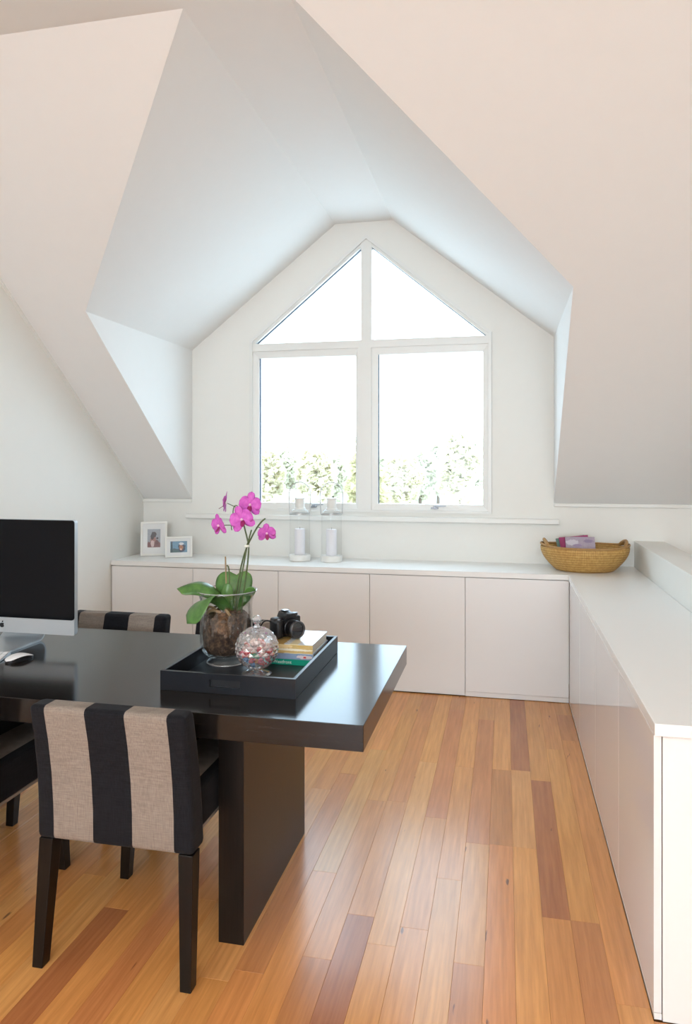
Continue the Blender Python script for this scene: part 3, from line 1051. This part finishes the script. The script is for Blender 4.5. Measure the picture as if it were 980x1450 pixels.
leaf((-0.985, 2.475, 0.950), (-1.02, 2.45, 1.035), (-1.08, 2.43, 1.075), (-1.155, 2.41, 1.035), 0.038, (0.25, 0.9, 0.45), 0.5, 0.87)
leaf((-0.985, 2.465, 0.950), (-1.005, 2.41, 1.045), (-1.035, 2.375, 1.025), (-1.088, 2.350, 0.925), 0.048, (0.9, -0.25, 0.45), -0.15, 0.84)
leaf((-0.985, 2.490, 0.945), (-0.995, 2.50, 1.02), (-1.005, 2.515, 1.06), (-1.000, 2.53, 1.085), 0.050, (1.0, 0.1, 0.0), 0.22, 0.6)
leaf((-0.975, 2.490, 0.945), (-0.960, 2.50, 1.00), (-0.945, 2.52, 1.05), (-0.940, 2.54, 1.088), 0.038, (1.0, 0.15, 0.0), 0.22, 0.6)
leaf((-0.965, 2.490, 0.945), (-0.935, 2.49, 0.975), (-0.910, 2.48, 1.010), (-0.885, 2.47, 1.040), 0.019, (0.6, 0.5, -0.6), 0.25)
leaf((-0.975, 2.475, 0.945), (-0.985, 2.455, 0.98), (-0.982, 2.45, 1.02), (-0.978, 2.46, 1.055), 0.022, (1.0, 0.2, 0.0), 0.3, 0.6)
# stakes and flower stems
MB().tube([W2O(p) for p in ((-0.985, 2.465, 0.945), (-0.993, 2.470, 1.148))], 0.0028, 7).build('stake', M['stake'], orc)
MB().tube([W2O(p) for p in bez((-0.978, 2.47, 0.945), (-0.978, 2.47, 1.05), (-0.974, 2.47, 1.125), (-0.988, 2.47, 1.115), 10)], 0.0026, 7).build('stake', M['stem'], orc)
TIE = (-0.907, 2.470, 1.189)
def stem(p, r):
    MB().tube([W2O(q) for q in p], r, 7).build('stem', M['stem'], orc, smooth='all')
stem(bez((-0.960, 2.475, 0.945), (-0.950, 2.475, 1.06), (-0.930, 2.472, 1.14), (-0.907, 2.468, 1.192), 10) + bez((-0.907, 2.468, 1.192), (-0.880, 2.466, 1.245), (-0.860, 2.46, 1.275), (-0.836, 2.455, 1.290), 8)[1:], 0.0030)
stem(bez((-0.935, 2.480, 0.945), (-0.925, 2.48, 1.05), (-0.905, 2.474, 1.12), (-0.904, 2.472, 1.189), 10) + bez((-0.904, 2.472, 1.189), (-0.915, 2.472, 1.24), (-0.925, 2.47, 1.27), (-0.930, 2.468, 1.300), 8)[1:], 0.0030)
stem(bez((-0.950, 2.470, 0.945), (-0.940, 2.468, 1.05), (-0.915, 2.464, 1.14), (-0.908, 2.464, 1.190), 10) + [Vector((-0.890, 2.462, 1.248))], 0.0028)
# arching flower spike to the left
stem(bez((-0.930, 2.468, 1.296), (-0.945, 2.466, 1.36), (-0.966, 2.466, 1.335), (-0.962, 2.466, 1.30), 8) + bez((-0.962, 2.466, 1.30), (-0.965, 2.466, 1.28), (-0.972, 2.466, 1.255), (-0.966, 2.466, 1.245), 6)[1:], 0.0019)
stem(bez((-0.952, 2.466, 1.329), (-0.962, 2.466, 1.333), (-0.972, 2.466, 1.338), (-0.984, 2.466, 1.342), 5), 0.0015)
stem(bez((-0.969, 2.466, 1.262), (-0.98, 2.466, 1.264), (-0.99, 2.466, 1.262), (-1.002, 2.466, 1.262), 5), 0.0015)
stem(bez((-0.872, 2.462, 1.258), (-0.862, 2.46, 1.262), (-0.850, 2.46, 1.252), (-0.838, 2.458, 1.244), 5), 0.0015)
MB().tube([W2O((TIE[0] - 0.008, 2.462, 1.188)), W2O((TIE[0] + 0.008, 2.460, 1.190))], 0.0045, 8).build('stem_tie', M['tie'], orc)

def flower(pos, facing, size, roll=0.0):
    col = MB()
    col.lathe([(0.0, -0.10), (0.10, -0.08), (0.13, 0.0), (0.11, 0.12), (0.05, 0.20), (0.0, 0.21)], seg=10)
    col.bm.transform(Matrix.Scale(size, 4))
    fo = col.build('flower', M['column'], orc, smooth='all')
    fo.location = W2O(pos)
    q_ = Vector(facing).normalized().to_track_quat('Z', 'Y')
    fo.rotation_mode = 'QUATERNION'
    fo.rotation_quaternion = q_ @ Matrix.Rotation(roll, 3, 'Z').to_quaternion()
    def petal(ang, ln, wd, mat, cup=0.18, name='petal', lift=0.0):
        pm = MB()
        def fn(u, v):
            r = 0.06 + ln * u
            wv = wd * math.sqrt(max(0.0, 1 - abs(2 * (0.06 + 0.94 * u) - 1.12) ** 2.2 / (1.02 if u < 0.6 else 0.76)))  if u < 1 else 0.0
            q2 = v * 2 - 1
            x, y = r, q2 * wv
            z = lift * u + cup * (u ** 2) * 0.6 - 0.15 * abs(q2) ** 2 * wv + 0.03 * math.sin(6 * u + 3 * q2)
            return (x, y, z)
        pm.grid(fn, 10, 6)
        bmesh.ops.remove_doubles(pm.bm, verts=pm.bm.verts, dist=1e-5)
        pm.bm.transform(Matrix.Scale(size, 4) @ Matrix.Rotation(ang, 4, 'Z'))
        pm.build(name, mat, fo, smooth='all', solid=0.0006)
    for a in (PI / 2, PI * 1.22, PI * 1.78):
        petal(a, 1.08, 0.34, M['petal'], -0.12)
    for a in (PI * 0.08, PI * 0.92):
        petal(a, 0.92, 0.58, M['petal'], 0.12, lift=0.04)
    petal(-PI / 2, 0.50, 0.20, M['lip'], 0.35, 'lip', 0.30)
flower((-0.992, 2.462, 1.342), (-0.95, -0.25, 0.1), 0.038, 0.1)
flower((-1.013, 2.455, 1.262), (-0.45, -0.80, -0.15), 0.038, 0.15)
flower((-0.922, 2.448, 1.286), (0.15, -0.95, -0.05), 0.045, 0.35)
flower((-0.899, 2.470, 1.338), (0.35, -0.85, -0.1), 0.042, -0.15)
flower((-0.830, 2.455, 1.238), (0.30, -0.75, -0.35), 0.034, 0.1)

# ------------------------------------------------------------------ crystal candy dish and sweets
DX, DY = -0.838, 2.372
cd = thing('candy_dish', 'round cut crystal lidded dish of sweets on the tray', 'dish', (DX, DY, TF))
R_ = 0.0755
zc0 = 0.091
def crystal_lathe(prof_pts, seg, amp):
    m_ = MB()
    m_.lathe(prof_pts, seg=seg)
    return m_
foot_p = [(0.0, 0.0), (0.050, 0.0), (0.052, 0.003), (0.044, 0.007), (0.028, 0.011), (0.019, 0.015), (0.017, 0.019), (0.0, 0.0195)]
MB().lathe(foot_p, seg=14).build('foot', M['crystal'], cd)
def faceted(th0, th1, name, n=10, seg=16):
    # a surface of diamond-cut pyramids
    m_ = MB()
    def P(i, k, f=1.0):
        th = th0 + (th1 - th0) * i / n
        a = 2 * PI * k / seg
        r = R_ * f
        return (r * math.sin(th) * math.cos(a), r * math.sin(th) * math.sin(a), zc0 - r * 0.97 * math.cos(th))
    V = {}
    def vert(i, k2):
        k2 %= 2 * seg
        if (i, k2) not in V:
            V[(i, k2)] = m_.bm.verts.new(P(i, k2 / 2.0, 0.965))
        return V[(i, k2)]
    for i in range(-1, n):
        for k in range(seg):
            k2 = 2 * k + (i % 2)
            a_, b_, c_, d_ = (max(0, i), k2), (i + 1, k2 + 1), (min(n, i + 2), k2), (i + 1, k2 - 1)
            if i == -1:
                a_ = None
            if i + 2 > n:
                c_ = None
            q_ = [vert(*p) for p in (a_, b_, c_, d_) if p is not None]
            ctr = m_.bm.verts.new(P(i + 1, k2 / 2.0, 1.015))
            for j in range(len(q_)):
                if len(q_) == 3 and ((a_ is None and j == 2) or (c_ is None and j == 1)):
                    continue
                m_.bm.faces.new((q_[j], q_[(j + 1) % len(q_)], ctr))
    return m_.build(name, M['crystal'], cd)
faceted(0.24, 1.55, 'bowl', 8)
faceted(1.59, 2.93, 'lid', 8)
MB().lathe([(0.0, zc0 + 0.070), (0.012, zc0 + 0.071), (0.009, zc0 + 0.077), (0.0085, zc0 + 0.082), (0.016, zc0 + 0.090), (0.018, zc0 + 0.097), (0.014, zc0 + 0.105), (0.007, zc0 + 0.111), (0.0, zc0 + 0.112)], seg=9).build('finial', M['crystal'], cd)
sweet_cols = [('red', (0.62, 0.02, 0.03)), ('red', (0.62, 0.02, 0.03)), ('red', (0.62, 0.02, 0.03)), ('orange', (0.75, 0.22, 0.02)), ('green', (0.03, 0.25, 0.09)), ('pink', (0.75, 0.16, 0.22)), ('blue', (0.06, 0.20, 0.42)), ('pale pink', (0.80, 0.55, 0.50))]
rs_ = random.Random(3)
spots = []
for lay, (zz, rad, n) in enumerate(((0.038, 0.020, 3), (0.056, 0.040, 8), (0.075, 0.047, 9), (0.094, 0.040, 8), (0.110, 0.018, 3))):
    for i in range(n):
        a = 2 * PI * i / n + lay * 0.7
        spots.append((rad * math.cos(a), rad * math.sin(a), zz))
sw_mesh = {}
for i, (x, y, z) in enumerate(spots):
    nm, col = sweet_cols[(i * 3 + i // 4) % len(sweet_cols)]
    if z > 0.09:
        nm, col = (('pale pink', (0.80, 0.55, 0.50)) if i % 3 else ('red', (0.62, 0.02, 0.03)))
    mt_ = flat('wrapper_' + nm.replace(' ', '_'), col, 0.25)
    b = MB()
    b.lathe([(0.0, -0.010), (0.006, -0.009), (0.0085, -0.004), (0.0085, 0.004), (0.006, 0.009), (0.0, 0.010)], seg=8)
    for s in (-1, 1):
        b.lathe([(0.001, s * 0.0095), (0.006, s * 0.015)], seg=8)
    b.xf(Matrix.Rotation(rs_.uniform(0, 6.28), 4, 'Z') @ Matrix.Rotation(rs_.uniform(0.9, 2.2), 4, 'X'))
    o = b.build('wrapped_sweet', mt_)
    o.location = (DX + x, DY + y, TF + z)
    tag(o, nm + ' wrapped sweet inside the crystal dish', 'sweet', nm + ' sweets in the crystal dish')

# ------------------------------------------------------------------ books
def book(name, label, loc, rz, sx, sy, h, cover, spine=None, group='books stacked on the tray'):
    t = thing(name, label, 'book', loc, rz, group)
    c = 0.0022
    MB().box(-sx / 2, sx / 2, -sy / 2, sy / 2, 0.0, c, 0.0004, 1).build('cover', cover, t)
    MB().box(-sx / 2, sx / 2, -sy / 2, sy / 2, h - c, h, 0.0004, 1).build('cover', cover, t)
    sp = MB().box(-sx / 2, sx / 2, -sy / 2, -sy / 2 + c, c, h - c).build('spine', spine or cover, t)
    MB().box(-sx / 2 + 0.004, sx / 2 - 0.004, -sy / 2 + c + 0.0002, sy / 2 - 0.004, c + 0.0001, h - c - 0.0001).build('pages', M['paper'], t)
    return t, sp
def lettering(txt, size, mat, parent, loc, rot=(PI / 2, 0, 0), name='lettering', depth=0.0002):
    cu = bpy.data.curves.new('txt', 'FONT')
    cu.body = txt
    cu.size = size
    cu.align_x = 'CENTER'
    cu.align_y = 'CENTER'
    cu.extrude = depth
    tmp = bpy.data.objects.new('txt', cu)
    C.objects.link(tmp)
    dg = bpy.context.evaluated_depsgraph_get()
    me = bpy.data.meshes.new_from_object(tmp.evaluated_get(dg))
    C.objects.unlink(tmp)
    bpy.data.objects.remove(tmp)
    me.materials.clear()
    me.materials.append(mat)
    o = bpy.data.objects.new(name, me)
    C.objects.link(o)
    o.parent = parent
    o.location = loc
    o.rotation_euler = rot
    return o
white_ink = flat('white_ink', (0.80, 0.86, 0.82))
red_ink = flat('red_ink', (0.65, 0.06, 0.06))
BX, BY = -0.774, 2.612
green = flat('green_cover', (0.0, 0.36, 0.24), 0.35)
t, sp = book('hardback_book', 'green book at the bottom of the stack on the tray', (BX - 0.008, BY, TF + 0.0002), 0, 0.215, 0.222, 0.020, green)
lettering('Westfront', 0.0165, white_ink, sp, (-0.005, -0.1113, 0.0100))
blue_c = print_mat('blue_cover_print', (0.30, 0.40, 0.58), [(-0.075, 0.010, 0.020, 0.02, (0.75, 0.72, 0.74)), (-0.048, 0.010, 0.010, 0.02, (0.10, 0.06, 0.09)), (0.07, 0.010, 0.03, 0.006, (0.70, 0.60, 0.60))], 0.35)
t, sp = book('hardback_book', 'pale blue book in the middle of the stack on the tray', (BX, BY + 0.002, TF + 0.0205), 0, 0.205, 0.222, 0.020, blue_c)
MB().box(0.066, 0.076, -0.1114, -0.111, 0.006, 0.012).build('spine_mark', red_ink, sp)
MB().box(-0.080, -0.066, -0.1114, -0.111, 0.006, 0.013).build('spine_mark', red_ink, sp)
gold = print_mat('gold_photo_cover', (0.80, 0.82, 0.82), [(-0.060, 0.0, 0.055, 10, (0.50, 0.33, 0.12)), (-0.075, 0.0, 0.025, 10, (0.28, 0.16, 0.05)), (0.03, 0.0, 0.015, 10, (0.82, 0.70, 0.45))], 0.22)
gold_sp = print_mat('gold_spine_print', (0.74, 0.52, 0.20), [(-0.03, 0.026, 0.05, 0.010, (0.80, 0.60, 0.30)), (0.02, 0.014, 0.08, 0.004, (0.86, 0.78, 0.62)), (-0.06, 0.020, 0.03, 0.009, (0.55, 0.34, 0.10)), (0.06, 0.028, 0.02, 0.005, (0.62, 0.40, 0.12))], 0.3)
t, sp = book('photo_book', 'thick book with gold spine and white cover on top of the stack', (BX, BY + 0.003, TF + 0.0408), 0, 0.200, 0.222, 0.034, gold, gold_sp)
BZ = TF + 0.0408 + 0.034

# ------------------------------------------------------------------ camera on the books
cm = thing('photo_camera', 'black digital reflex camera lying on the top book', 'camera', (-0.812, 2.622, BZ + 0.0003), math.radians(50))
MB().box(-0.058, 0.058, -0.020, 0.022, 0.0, 0.074, 0.008, 3).build('body', M['black_plastic'], cm, smooth=True)
MB().box(-0.063, -0.034, -0.042, 0.018, 0.002, 0.068, 0.010, 3).build('grip', M['black_plastic'], cm, smooth=True)
hp = MB().hexa([(-0.030, -0.034, 0.066), (0.030, -0.034, 0.066), (0.026, 0.026, 0.070), (-0.026, 0.026, 0.070), (-0.020, -0.040, 0.090), (0.020, -0.040, 0.090), (0.018, 0.020, 0.096), (-0.018, 0.020, 0.096)], 0.005, 2)
hp.build('prism_housing', M['black_plastic'], cm, smooth=True)
MB().box(-0.012, 0.012, -0.012, 0.014, 0.0955, 0.0985, 0.001).build('hot_shoe', M['steel'], cm)
dl = MB().lathe([(0.0, 0.0), (0.011, 0.0), (0.011, 0.009), (0.010, 0.010), (0.0, 0.010)], seg=20).build('mode_dial', M['lens_ring'], cm)
dl.location = (0.042, 0.0, 0.0738)
dl = MB().lathe([(0.0, 0.0), (0.006, 0.0), (0.006, 0.005), (0.0, 0.006)], seg=16).build('shutter_button', M['steel'], cm)
dl.location = (-0.046, -0.026, 0.0675)
ln = MB().lathe([(0.0, 0.0), (0.033, 0.0), (0.033, 0.018), (0.031, 0.020), (0.031, 0.040), (0.0325, 0.042), (0.0325, 0.054), (0.030, 0.056), (0.0, 0.0561)], seg=36)
ln.xf(Matrix.Translation((0.004, -0.0195, 0.036)) @ Matrix.Rotation(PI / 2, 4, 'X'))
lo = ln.build('lens', M['black_plastic'], cm, smooth=True)
rg = MB().lathe([(0.0255, 0.0562), (0.032, 0.0562), (0.0325, 0.060), (0.0300, 0.063), (0.0265, 0.060)], seg=36, closed=True)
rg.xf(Matrix.Translation((0.004, -0.0195, 0.036)) @ Matrix.Rotation(PI / 2, 4, 'X'))
rg.build('front_ring', M['lens_ring'], lo, smooth=True)
gl = MB().lathe([(0.0265, 0.0563), (0.018, 0.0585), (0.008, 0.0597), (0.0, 0.060)], seg=28)
gl.xf(Matrix.Translation((0.004, -0.0195, 0.036)) @ Matrix.Rotation(PI / 2, 4, 'X'))
gl.build('front_glass', M['lens'], lo, smooth='all')
lettering('E-5', 0.009, white_ink, cm, (-0.031, -0.0205, 0.030), name='model_mark')
MB().tube(bez((-0.062, 0.005, 0.060), (-0.085, 0.01, 0.075), (-0.095, 0.03, 0.060), (-0.085, 0.05, 0.002), 10), 0.003, 6).build('strap', M['black_plastic'], cm, smooth='all')

# ------------------------------------------------------------------ picture frames
def picture(label, loc, rz, fw, fh, pw, ph, pz, pm, tilt=0.16):
    t = thing('picture_frame', label, 'picture frame', loc, rz, 'white photo frames in the corner')
    Rm = Matrix.Rotation(-tilt, 4, 'X')
    b = 0.014
    m_ = MB()
    m_.ring([(-fw / 2, -0.009, 0), (fw / 2, -0.009, 0), (fw / 2, -0.009, fh), (-fw / 2, -0.009, fh)], [(-fw / 2 + b, -0.009, b), (fw / 2 - b, -0.009, b), (fw / 2 - b, -0.009, fh - b), (-fw / 2 + b, -0.009, fh - b)], (0, 0.018, 0))
    m_.xf(Rm).build('frame', M['frame'], t)
    m_ = MB().ring([(-fw / 2 + b, 0.001, b), (fw / 2 - b, 0.001, b), (fw / 2 - b, 0.001, fh - b), (-fw / 2 + b, 0.001, fh - b)], [(-pw / 2, 0.001, pz), (pw / 2, 0.001, pz), (pw / 2, 0.001, pz + ph), (-pw / 2, 0.001, pz + ph)], (0, 0.002, 0))
    m_.xf(Rm).build('mat_board', M['mat_board'], t)
    ph_ = MB().box(-pw / 2 - 0.003, pw / 2 + 0.003, 0.0032, 0.0042, -ph / 2 - 0.003, ph / 2 + 0.003).build('photo', pm, t)
    ph_.matrix_local = Rm @ Matrix.Translation((0, 0, pz + ph / 2))
    MB().box(-fw / 2 + b + 0.001, fw / 2 - b - 0.001, 0.0045, 0.0085, b + 0.001, fh - b - 0.001).xf(Rm).build('backing', M['carcass'], t)
    MB().hexa([(-0.02, 0.010, 0.0), (0.02, 0.010, 0.0), (0.02, 0.013, 0.0), (-0.02, 0.013, 0.0), (-0.02, 0.010, -0.62 * fh), (0.02, 0.010, -0.62 * fh), (0.02, 0.013, -0.62 * fh), (-0.02, 0.013, -0.62 * fh)]).xf(Rm @ Matrix.Translation((0, 0.0, fh * 0.66)) @ Matrix.Translation((0, 0.012, 0)) @ Matrix.Rotation(0.42, 4, 'X') @ Matrix.Translation((0, -0.012, 0))).build('easel_back', M['carcass'], t)
    return t
pm1 = print_mat('photo_print_portrait', (0.36, 0.38, 0.42), [(0.0, -0.050, 0.06, 0.026, (0.20, 0.08, 0.075)), (-0.005, -0.012, 0.022, 0.024, (0.33, 0.16, 0.14)), (-0.010, -0.040, 0.013, 0.025, (0.62, 0.45, 0.43)), (0.0, 0.028, 0.018, 0.020, (0.035, 0.022, 0.025)), (-0.012, 0.010, 0.012, 0.022, (0.035, 0.022, 0.025)), (0.024, 0.000, 0.008, 0.008, (0.05, 0.03, 0.03)), (0.022, -0.030, 0.013, 0.018, (0.14, 0.05, 0.05))])
pm2 = print_mat('photo_print_landscape', (0.22, 0.40, 0.55), [(-0.03, -0.03, 0.05, 0.018, (0.10, 0.16, 0.17)), (0.022, -0.005, 0.026, 0.034, (0.07, 0.09, 0.13)), (0.018, -0.006, 0.015, 0.020, (0.42, 0.20, 0.12)), (0.015, -0.018, 0.007, 0.006, (0.75, 0.50, 0.42)), (0.020, 0.022, 0.018, 0.010, (0.75, 0.78, 0.80)), (-0.05, 0.0, 0.006, 0.05, (0.06, 0.10, 0.12))])
picture('taller upright white frame with a portrait photo, nearest the left wall', (-2.566, 4.965, CT + 0.0012), 0.42, 0.192, 0.254, 0.094, 0.136, 0.062, pm1)
picture('smaller landscape white frame with a blue toned photo, right of the taller frame', (-2.340, 4.915, CT + 0.0012), 0.50, 0.196, 0.152, 0.122, 0.082, 0.036, pm2)

# ------------------------------------------------------------------ lanterns
def lantern(label, x, y):
    t = thing('glass_lantern', label, 'lantern', (x, y, CT), 0, 'glass candle lanterns on the worktop')
    MB().lathe([(0.0, 0.0), (0.072, 0.0), (0.076, 0.004), (0.077, 0.040), (0.074, 0.044), (0.0, 0.044)], seg=40).build('base', M['ceramic'], t, smooth=True)
    og = [(0.071, 0.0445), (0.0715, 0.30), (0.069, 0.335), (0.058, 0.358), (0.040, 0.366)]
    MB().lathe(og, seg=40).build('glass_body', M['lantern'], t, smooth='all')
    MB().lathe([(0.0, 0.3665), (0.040, 0.3665), (0.040, 0.376), (0.034, 0.378), (0.034, 0.435), (0.037, 0.437), (0.037, 0.447), (0.0, 0.449)], seg=32).build('cap', M['ceramic'], t, smooth=True)
    MB().lathe([(0.0, 0.045), (0.037, 0.045), (0.037, 0.222), (0.034, 0.227), (0.0, 0.224)], seg=32).build('candle', M['wax'], t, smooth=True)
    MB().tube([(0, 0, 0.224), (0.001, 0, 0.238)], 0.0012, 6).build('wick', M['black_plastic'], t)
    hb = MB()
    pts = [(-0.0745, 0, 0.335), (-0.078, 0, 0.40)]
    for i in range(17):
        a = PI - PI * i / 16
        pts.append((0.080 * math.cos(a), 0, 0.470 + 0.088 * math.sin(a)))
    pts += [(0.078, 0, 0.40), (0.0745, 0, 0.335)]
    hb.tube(pts, 0.0036, 8)
    hb.lathe([(0.0718, 0.328), (0.0748, 0.328), (0.0748, 0.338), (0.0718, 0.338)], seg=40, closed=True)
    hb.build('handle', M['wire'], t, smooth=True)
    return t
lan = lantern('left glass candle lantern with wire handle, below the left sash handle', -1.425, 4.945)
copy_thing(lan, (-1.194, 4.948, CT), 0.25, 'right glass candle lantern with wire handle, nearer the window mullion')

# ------------------------------------------------------------------ woven basket with magazines
BKX, BKY = 0.503, 4.885
bk = thing('woven_basket', 'oval woven rattan basket with looped handles in the worktop corner', 'basket', (BKX, BKY, CT))
sxr, syr = 1.0, 0.74
po, pi_ = [], []
NB = 16
for i in range(NB + 1):
    u = i / NB
    r = 0.178 + 0.098 * math.sin(u * PI / 2) ** 0.9
    rip = 0.0022 * math.sin(i * PI)
    po.append((r + (0.0006 if i % 2 else 0), 0.004 + 0.150 * u))
pi_ = [(r - 0.010, z + 0.0) for r, z in po[::-1]]
MB().lathe([(0.0, 0.0), (0.165, 0.0)] + po + pi_[:-1] + [(0.16, 0.012), (0.0, 0.012)], seg=72, sx=sxr, sy=syr, uv=True).build('bowl', M['basket'], bk, smooth='all')
rim = []
def rimz(a):
    return 0.158 + 0.016 * abs(math.cos(a)) ** 6
rp_ = [(0.272 * math.cos(2 * PI * i / 60), 0.272 * syr * math.sin(2 * PI * i / 60), rimz(2 * PI * i / 60) - 0.002) for i in range(61)]
MB().tube(rp_, 0.0075, 8, False).build('rim', M['basket_rim'], bk, smooth='all')
for s in (-1, 1):
    pts = []
    for i in range(15):
        a = -0.56 + 1.12 * i / 14
        u = i / 14
        lift = 0.034 * math.sin(PI * u) ** 0.8
        pts.append((s * 0.270 * math.cos(a) - s * 0.018 * math.sin(PI * u), 0.270 * syr * math.sin(a), 0.160 + lift))
    MB().tube(pts, 0.0115, 9).build('handle', M['basket_rim'], bk, smooth='all')
def magazine(label, loc, rot, w_, h_, cov):
    t = thing('magazine', label, 'magazine', loc, 0, 'magazines in the basket')
    t.rotation_euler = rot
    MB().box(-w_ / 2, w_ / 2, -0.0035, -0.0026, 0, h_).build('cover', cov, t)
    MB().box(-w_ / 2, w_ / 2, 0.0026, 0.0035, 0, h_).build('cover', cov, t)
    MB().box(-w_ / 2 + 0.001, w_ / 2 - 0.001, -0.0024, 0.0024, 0.001, h_ - 0.001).build('pages', M['paper'], t)
    return t
lil = print_mat('lilac_cover', (0.50, 0.42, 0.52), [(-0.05, 0.16, 0.04, 0.02, (0.62, 0.58, 0.64)), (0.05, 0.17, 0.03, 0.012, (0.30, 0.24, 0.36)), (-0.02, 0.14, 0.03, 0.01, (0.36, 0.28, 0.42))])
mag = print_mat('magenta_cover', (0.38, 0.05, 0.16), [(0.02, 0.15, 0.04, 0.02, (0.10, 0.03, 0.08))])
grn = print_mat('teal_cover', (0.16, 0.26, 0.22), [(0.02, 0.15, 0.04, 0.02, (0.55, 0.62, 0.58))])
magazine('lilac covered magazine leaning in front inside the basket', (0.485, 4.838, CT + 0.034), (-0.50, 0.0, 0.08), 0.185, 0.200, lil)
magazine('magenta covered magazine tilted behind the lilac one in the basket', (0.465, 4.862, CT + 0.040), (-0.50, -0.10, 0.10), 0.185, 0.196, mag)
magazine('teal covered magazine at the back of the pile in the basket', (0.452, 4.882, CT + 0.040), (-0.50, -0.14, 0.12), 0.185, 0.190, grn)

# ------------------------------------------------------------------ outside: ground and trees
gm = MB().box(-130, 90, 7.5, 230, -4.2, -4.0)
struct(gm.build('ground', M['snow']))
fol = []
for nm, c1, c2 in (('conifer', (0.52, 0.47, 0.27), (0.68, 0.62, 0.40)), ('haze_green', (0.72, 0.70, 0.57), (0.82, 0.79, 0.66)), ('haze_olive', (0.72, 0.67, 0.50), (0.82, 0.76, 0.59))):  # pale tints put the outdoor haze into the foliage colour
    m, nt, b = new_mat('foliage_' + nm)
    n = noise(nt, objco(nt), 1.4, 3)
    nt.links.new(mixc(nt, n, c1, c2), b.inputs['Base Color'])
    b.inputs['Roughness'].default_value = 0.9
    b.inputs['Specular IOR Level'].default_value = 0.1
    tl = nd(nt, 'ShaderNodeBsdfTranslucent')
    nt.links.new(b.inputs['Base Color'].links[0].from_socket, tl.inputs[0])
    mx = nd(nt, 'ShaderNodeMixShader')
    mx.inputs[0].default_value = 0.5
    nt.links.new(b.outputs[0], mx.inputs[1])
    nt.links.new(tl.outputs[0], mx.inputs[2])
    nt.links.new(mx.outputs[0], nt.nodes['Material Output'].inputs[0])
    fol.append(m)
M['trunk'] = paint('tree_trunk', (0.22, 0.17, 0.13), 0.9, 0.2, 0.0, nscale=3)
def tree(label, x, y, base, top, rad, mat, n, seed, conifer=False):
    r = random.Random(seed)
    H_ = top - base
    t = thing('conifer_tree' if conifer else 'broadleaf_tree', label, 'tree', (x, y, base), 0, 'trees outside the window')
    tk = MB().tube([(0, 0, 0), (0.02, 0, H_ * 0.5), (0, 0, H_ * 0.93)], [H_ * 0.025, H_ * 0.017, H_ * 0.004], 8)
    tk.build('trunk', M['trunk'], t, smooth='all')
    vs__, fs__ = [], []
    for i in range(n):
        a = r.uniform(0, 2 * PI)
        if conifer:
            u = r.random() ** 0.8
            rr1 = rad * (1 - u) ** 0.75 * (0.55 + 0.45 * r.random()) * (0.80 + 0.2 * math.sin(u * 46 + a))
            z = H_ * (0.10 + 0.90 * u) - rr1 * 0.12
        else:
            th = math.acos(r.uniform(-1, 1))
            k_ = r.random() ** 0.35
            lob = 0.8 + 0.2 * math.sin(3 * a + seed) * math.sin(4 * th + seed)
            rr1 = rad * math.sin(th) * k_ * lob
            z = H_ * 0.60 + H_ * 0.40 * math.cos(th) * k_ * lob
        p = Vector((rr1 * math.cos(a), rr1 * math.sin(a), z))
        s = H_ * r.uniform(0.018, 0.034) * (0.75 if conifer else 1.25)
        q_ = Matrix.Rotation(r.uniform(0, 6.28), 3, 'Z') @ Matrix.Rotation(r.uniform(-1.2, 1.2), 3, 'X') @ Matrix.Rotation(r.uniform(-1.2, 1.2), 3, 'Y')
        b0 = len(vs__)
        for c_ in ((-s, -s * 0.6, 0), (s, -s * 0.5, s * 0.2), (s * 0.7, s * 0.7, 0), (-s * 0.8, s * 0.6, s * 0.2)):
            vs__.append(p + q_ @ Vector(c_))
        fs__.append((b0, b0 + 1, b0 + 2, b0 + 3))
    me = bpy.data.meshes.new('crown')
    me.from_pydata(vs__, [], fs__)
    me.materials.append(mat)
    o = bpy.data.objects.new('crown', me)
    C.objects.link(o)
    o.parent = t
    return t
tree('tall pale olive conifer tree right behind the window mullion', -5.0, 26.0, -4.0, 2.95, 1.75, fol[0], 5200, 1, True)
tree('low pale shrubby tree outside the right pane, beside its right jamb', -0.9, 24.0, -4.0, 0.9, 1.6, fol[2], 1500, 2)
tree('low pale shrubby tree outside the left pane, beside the conifer', -8.9, 30.0, -4.0, 0.6, 2.0, fol[2], 1500, 3)
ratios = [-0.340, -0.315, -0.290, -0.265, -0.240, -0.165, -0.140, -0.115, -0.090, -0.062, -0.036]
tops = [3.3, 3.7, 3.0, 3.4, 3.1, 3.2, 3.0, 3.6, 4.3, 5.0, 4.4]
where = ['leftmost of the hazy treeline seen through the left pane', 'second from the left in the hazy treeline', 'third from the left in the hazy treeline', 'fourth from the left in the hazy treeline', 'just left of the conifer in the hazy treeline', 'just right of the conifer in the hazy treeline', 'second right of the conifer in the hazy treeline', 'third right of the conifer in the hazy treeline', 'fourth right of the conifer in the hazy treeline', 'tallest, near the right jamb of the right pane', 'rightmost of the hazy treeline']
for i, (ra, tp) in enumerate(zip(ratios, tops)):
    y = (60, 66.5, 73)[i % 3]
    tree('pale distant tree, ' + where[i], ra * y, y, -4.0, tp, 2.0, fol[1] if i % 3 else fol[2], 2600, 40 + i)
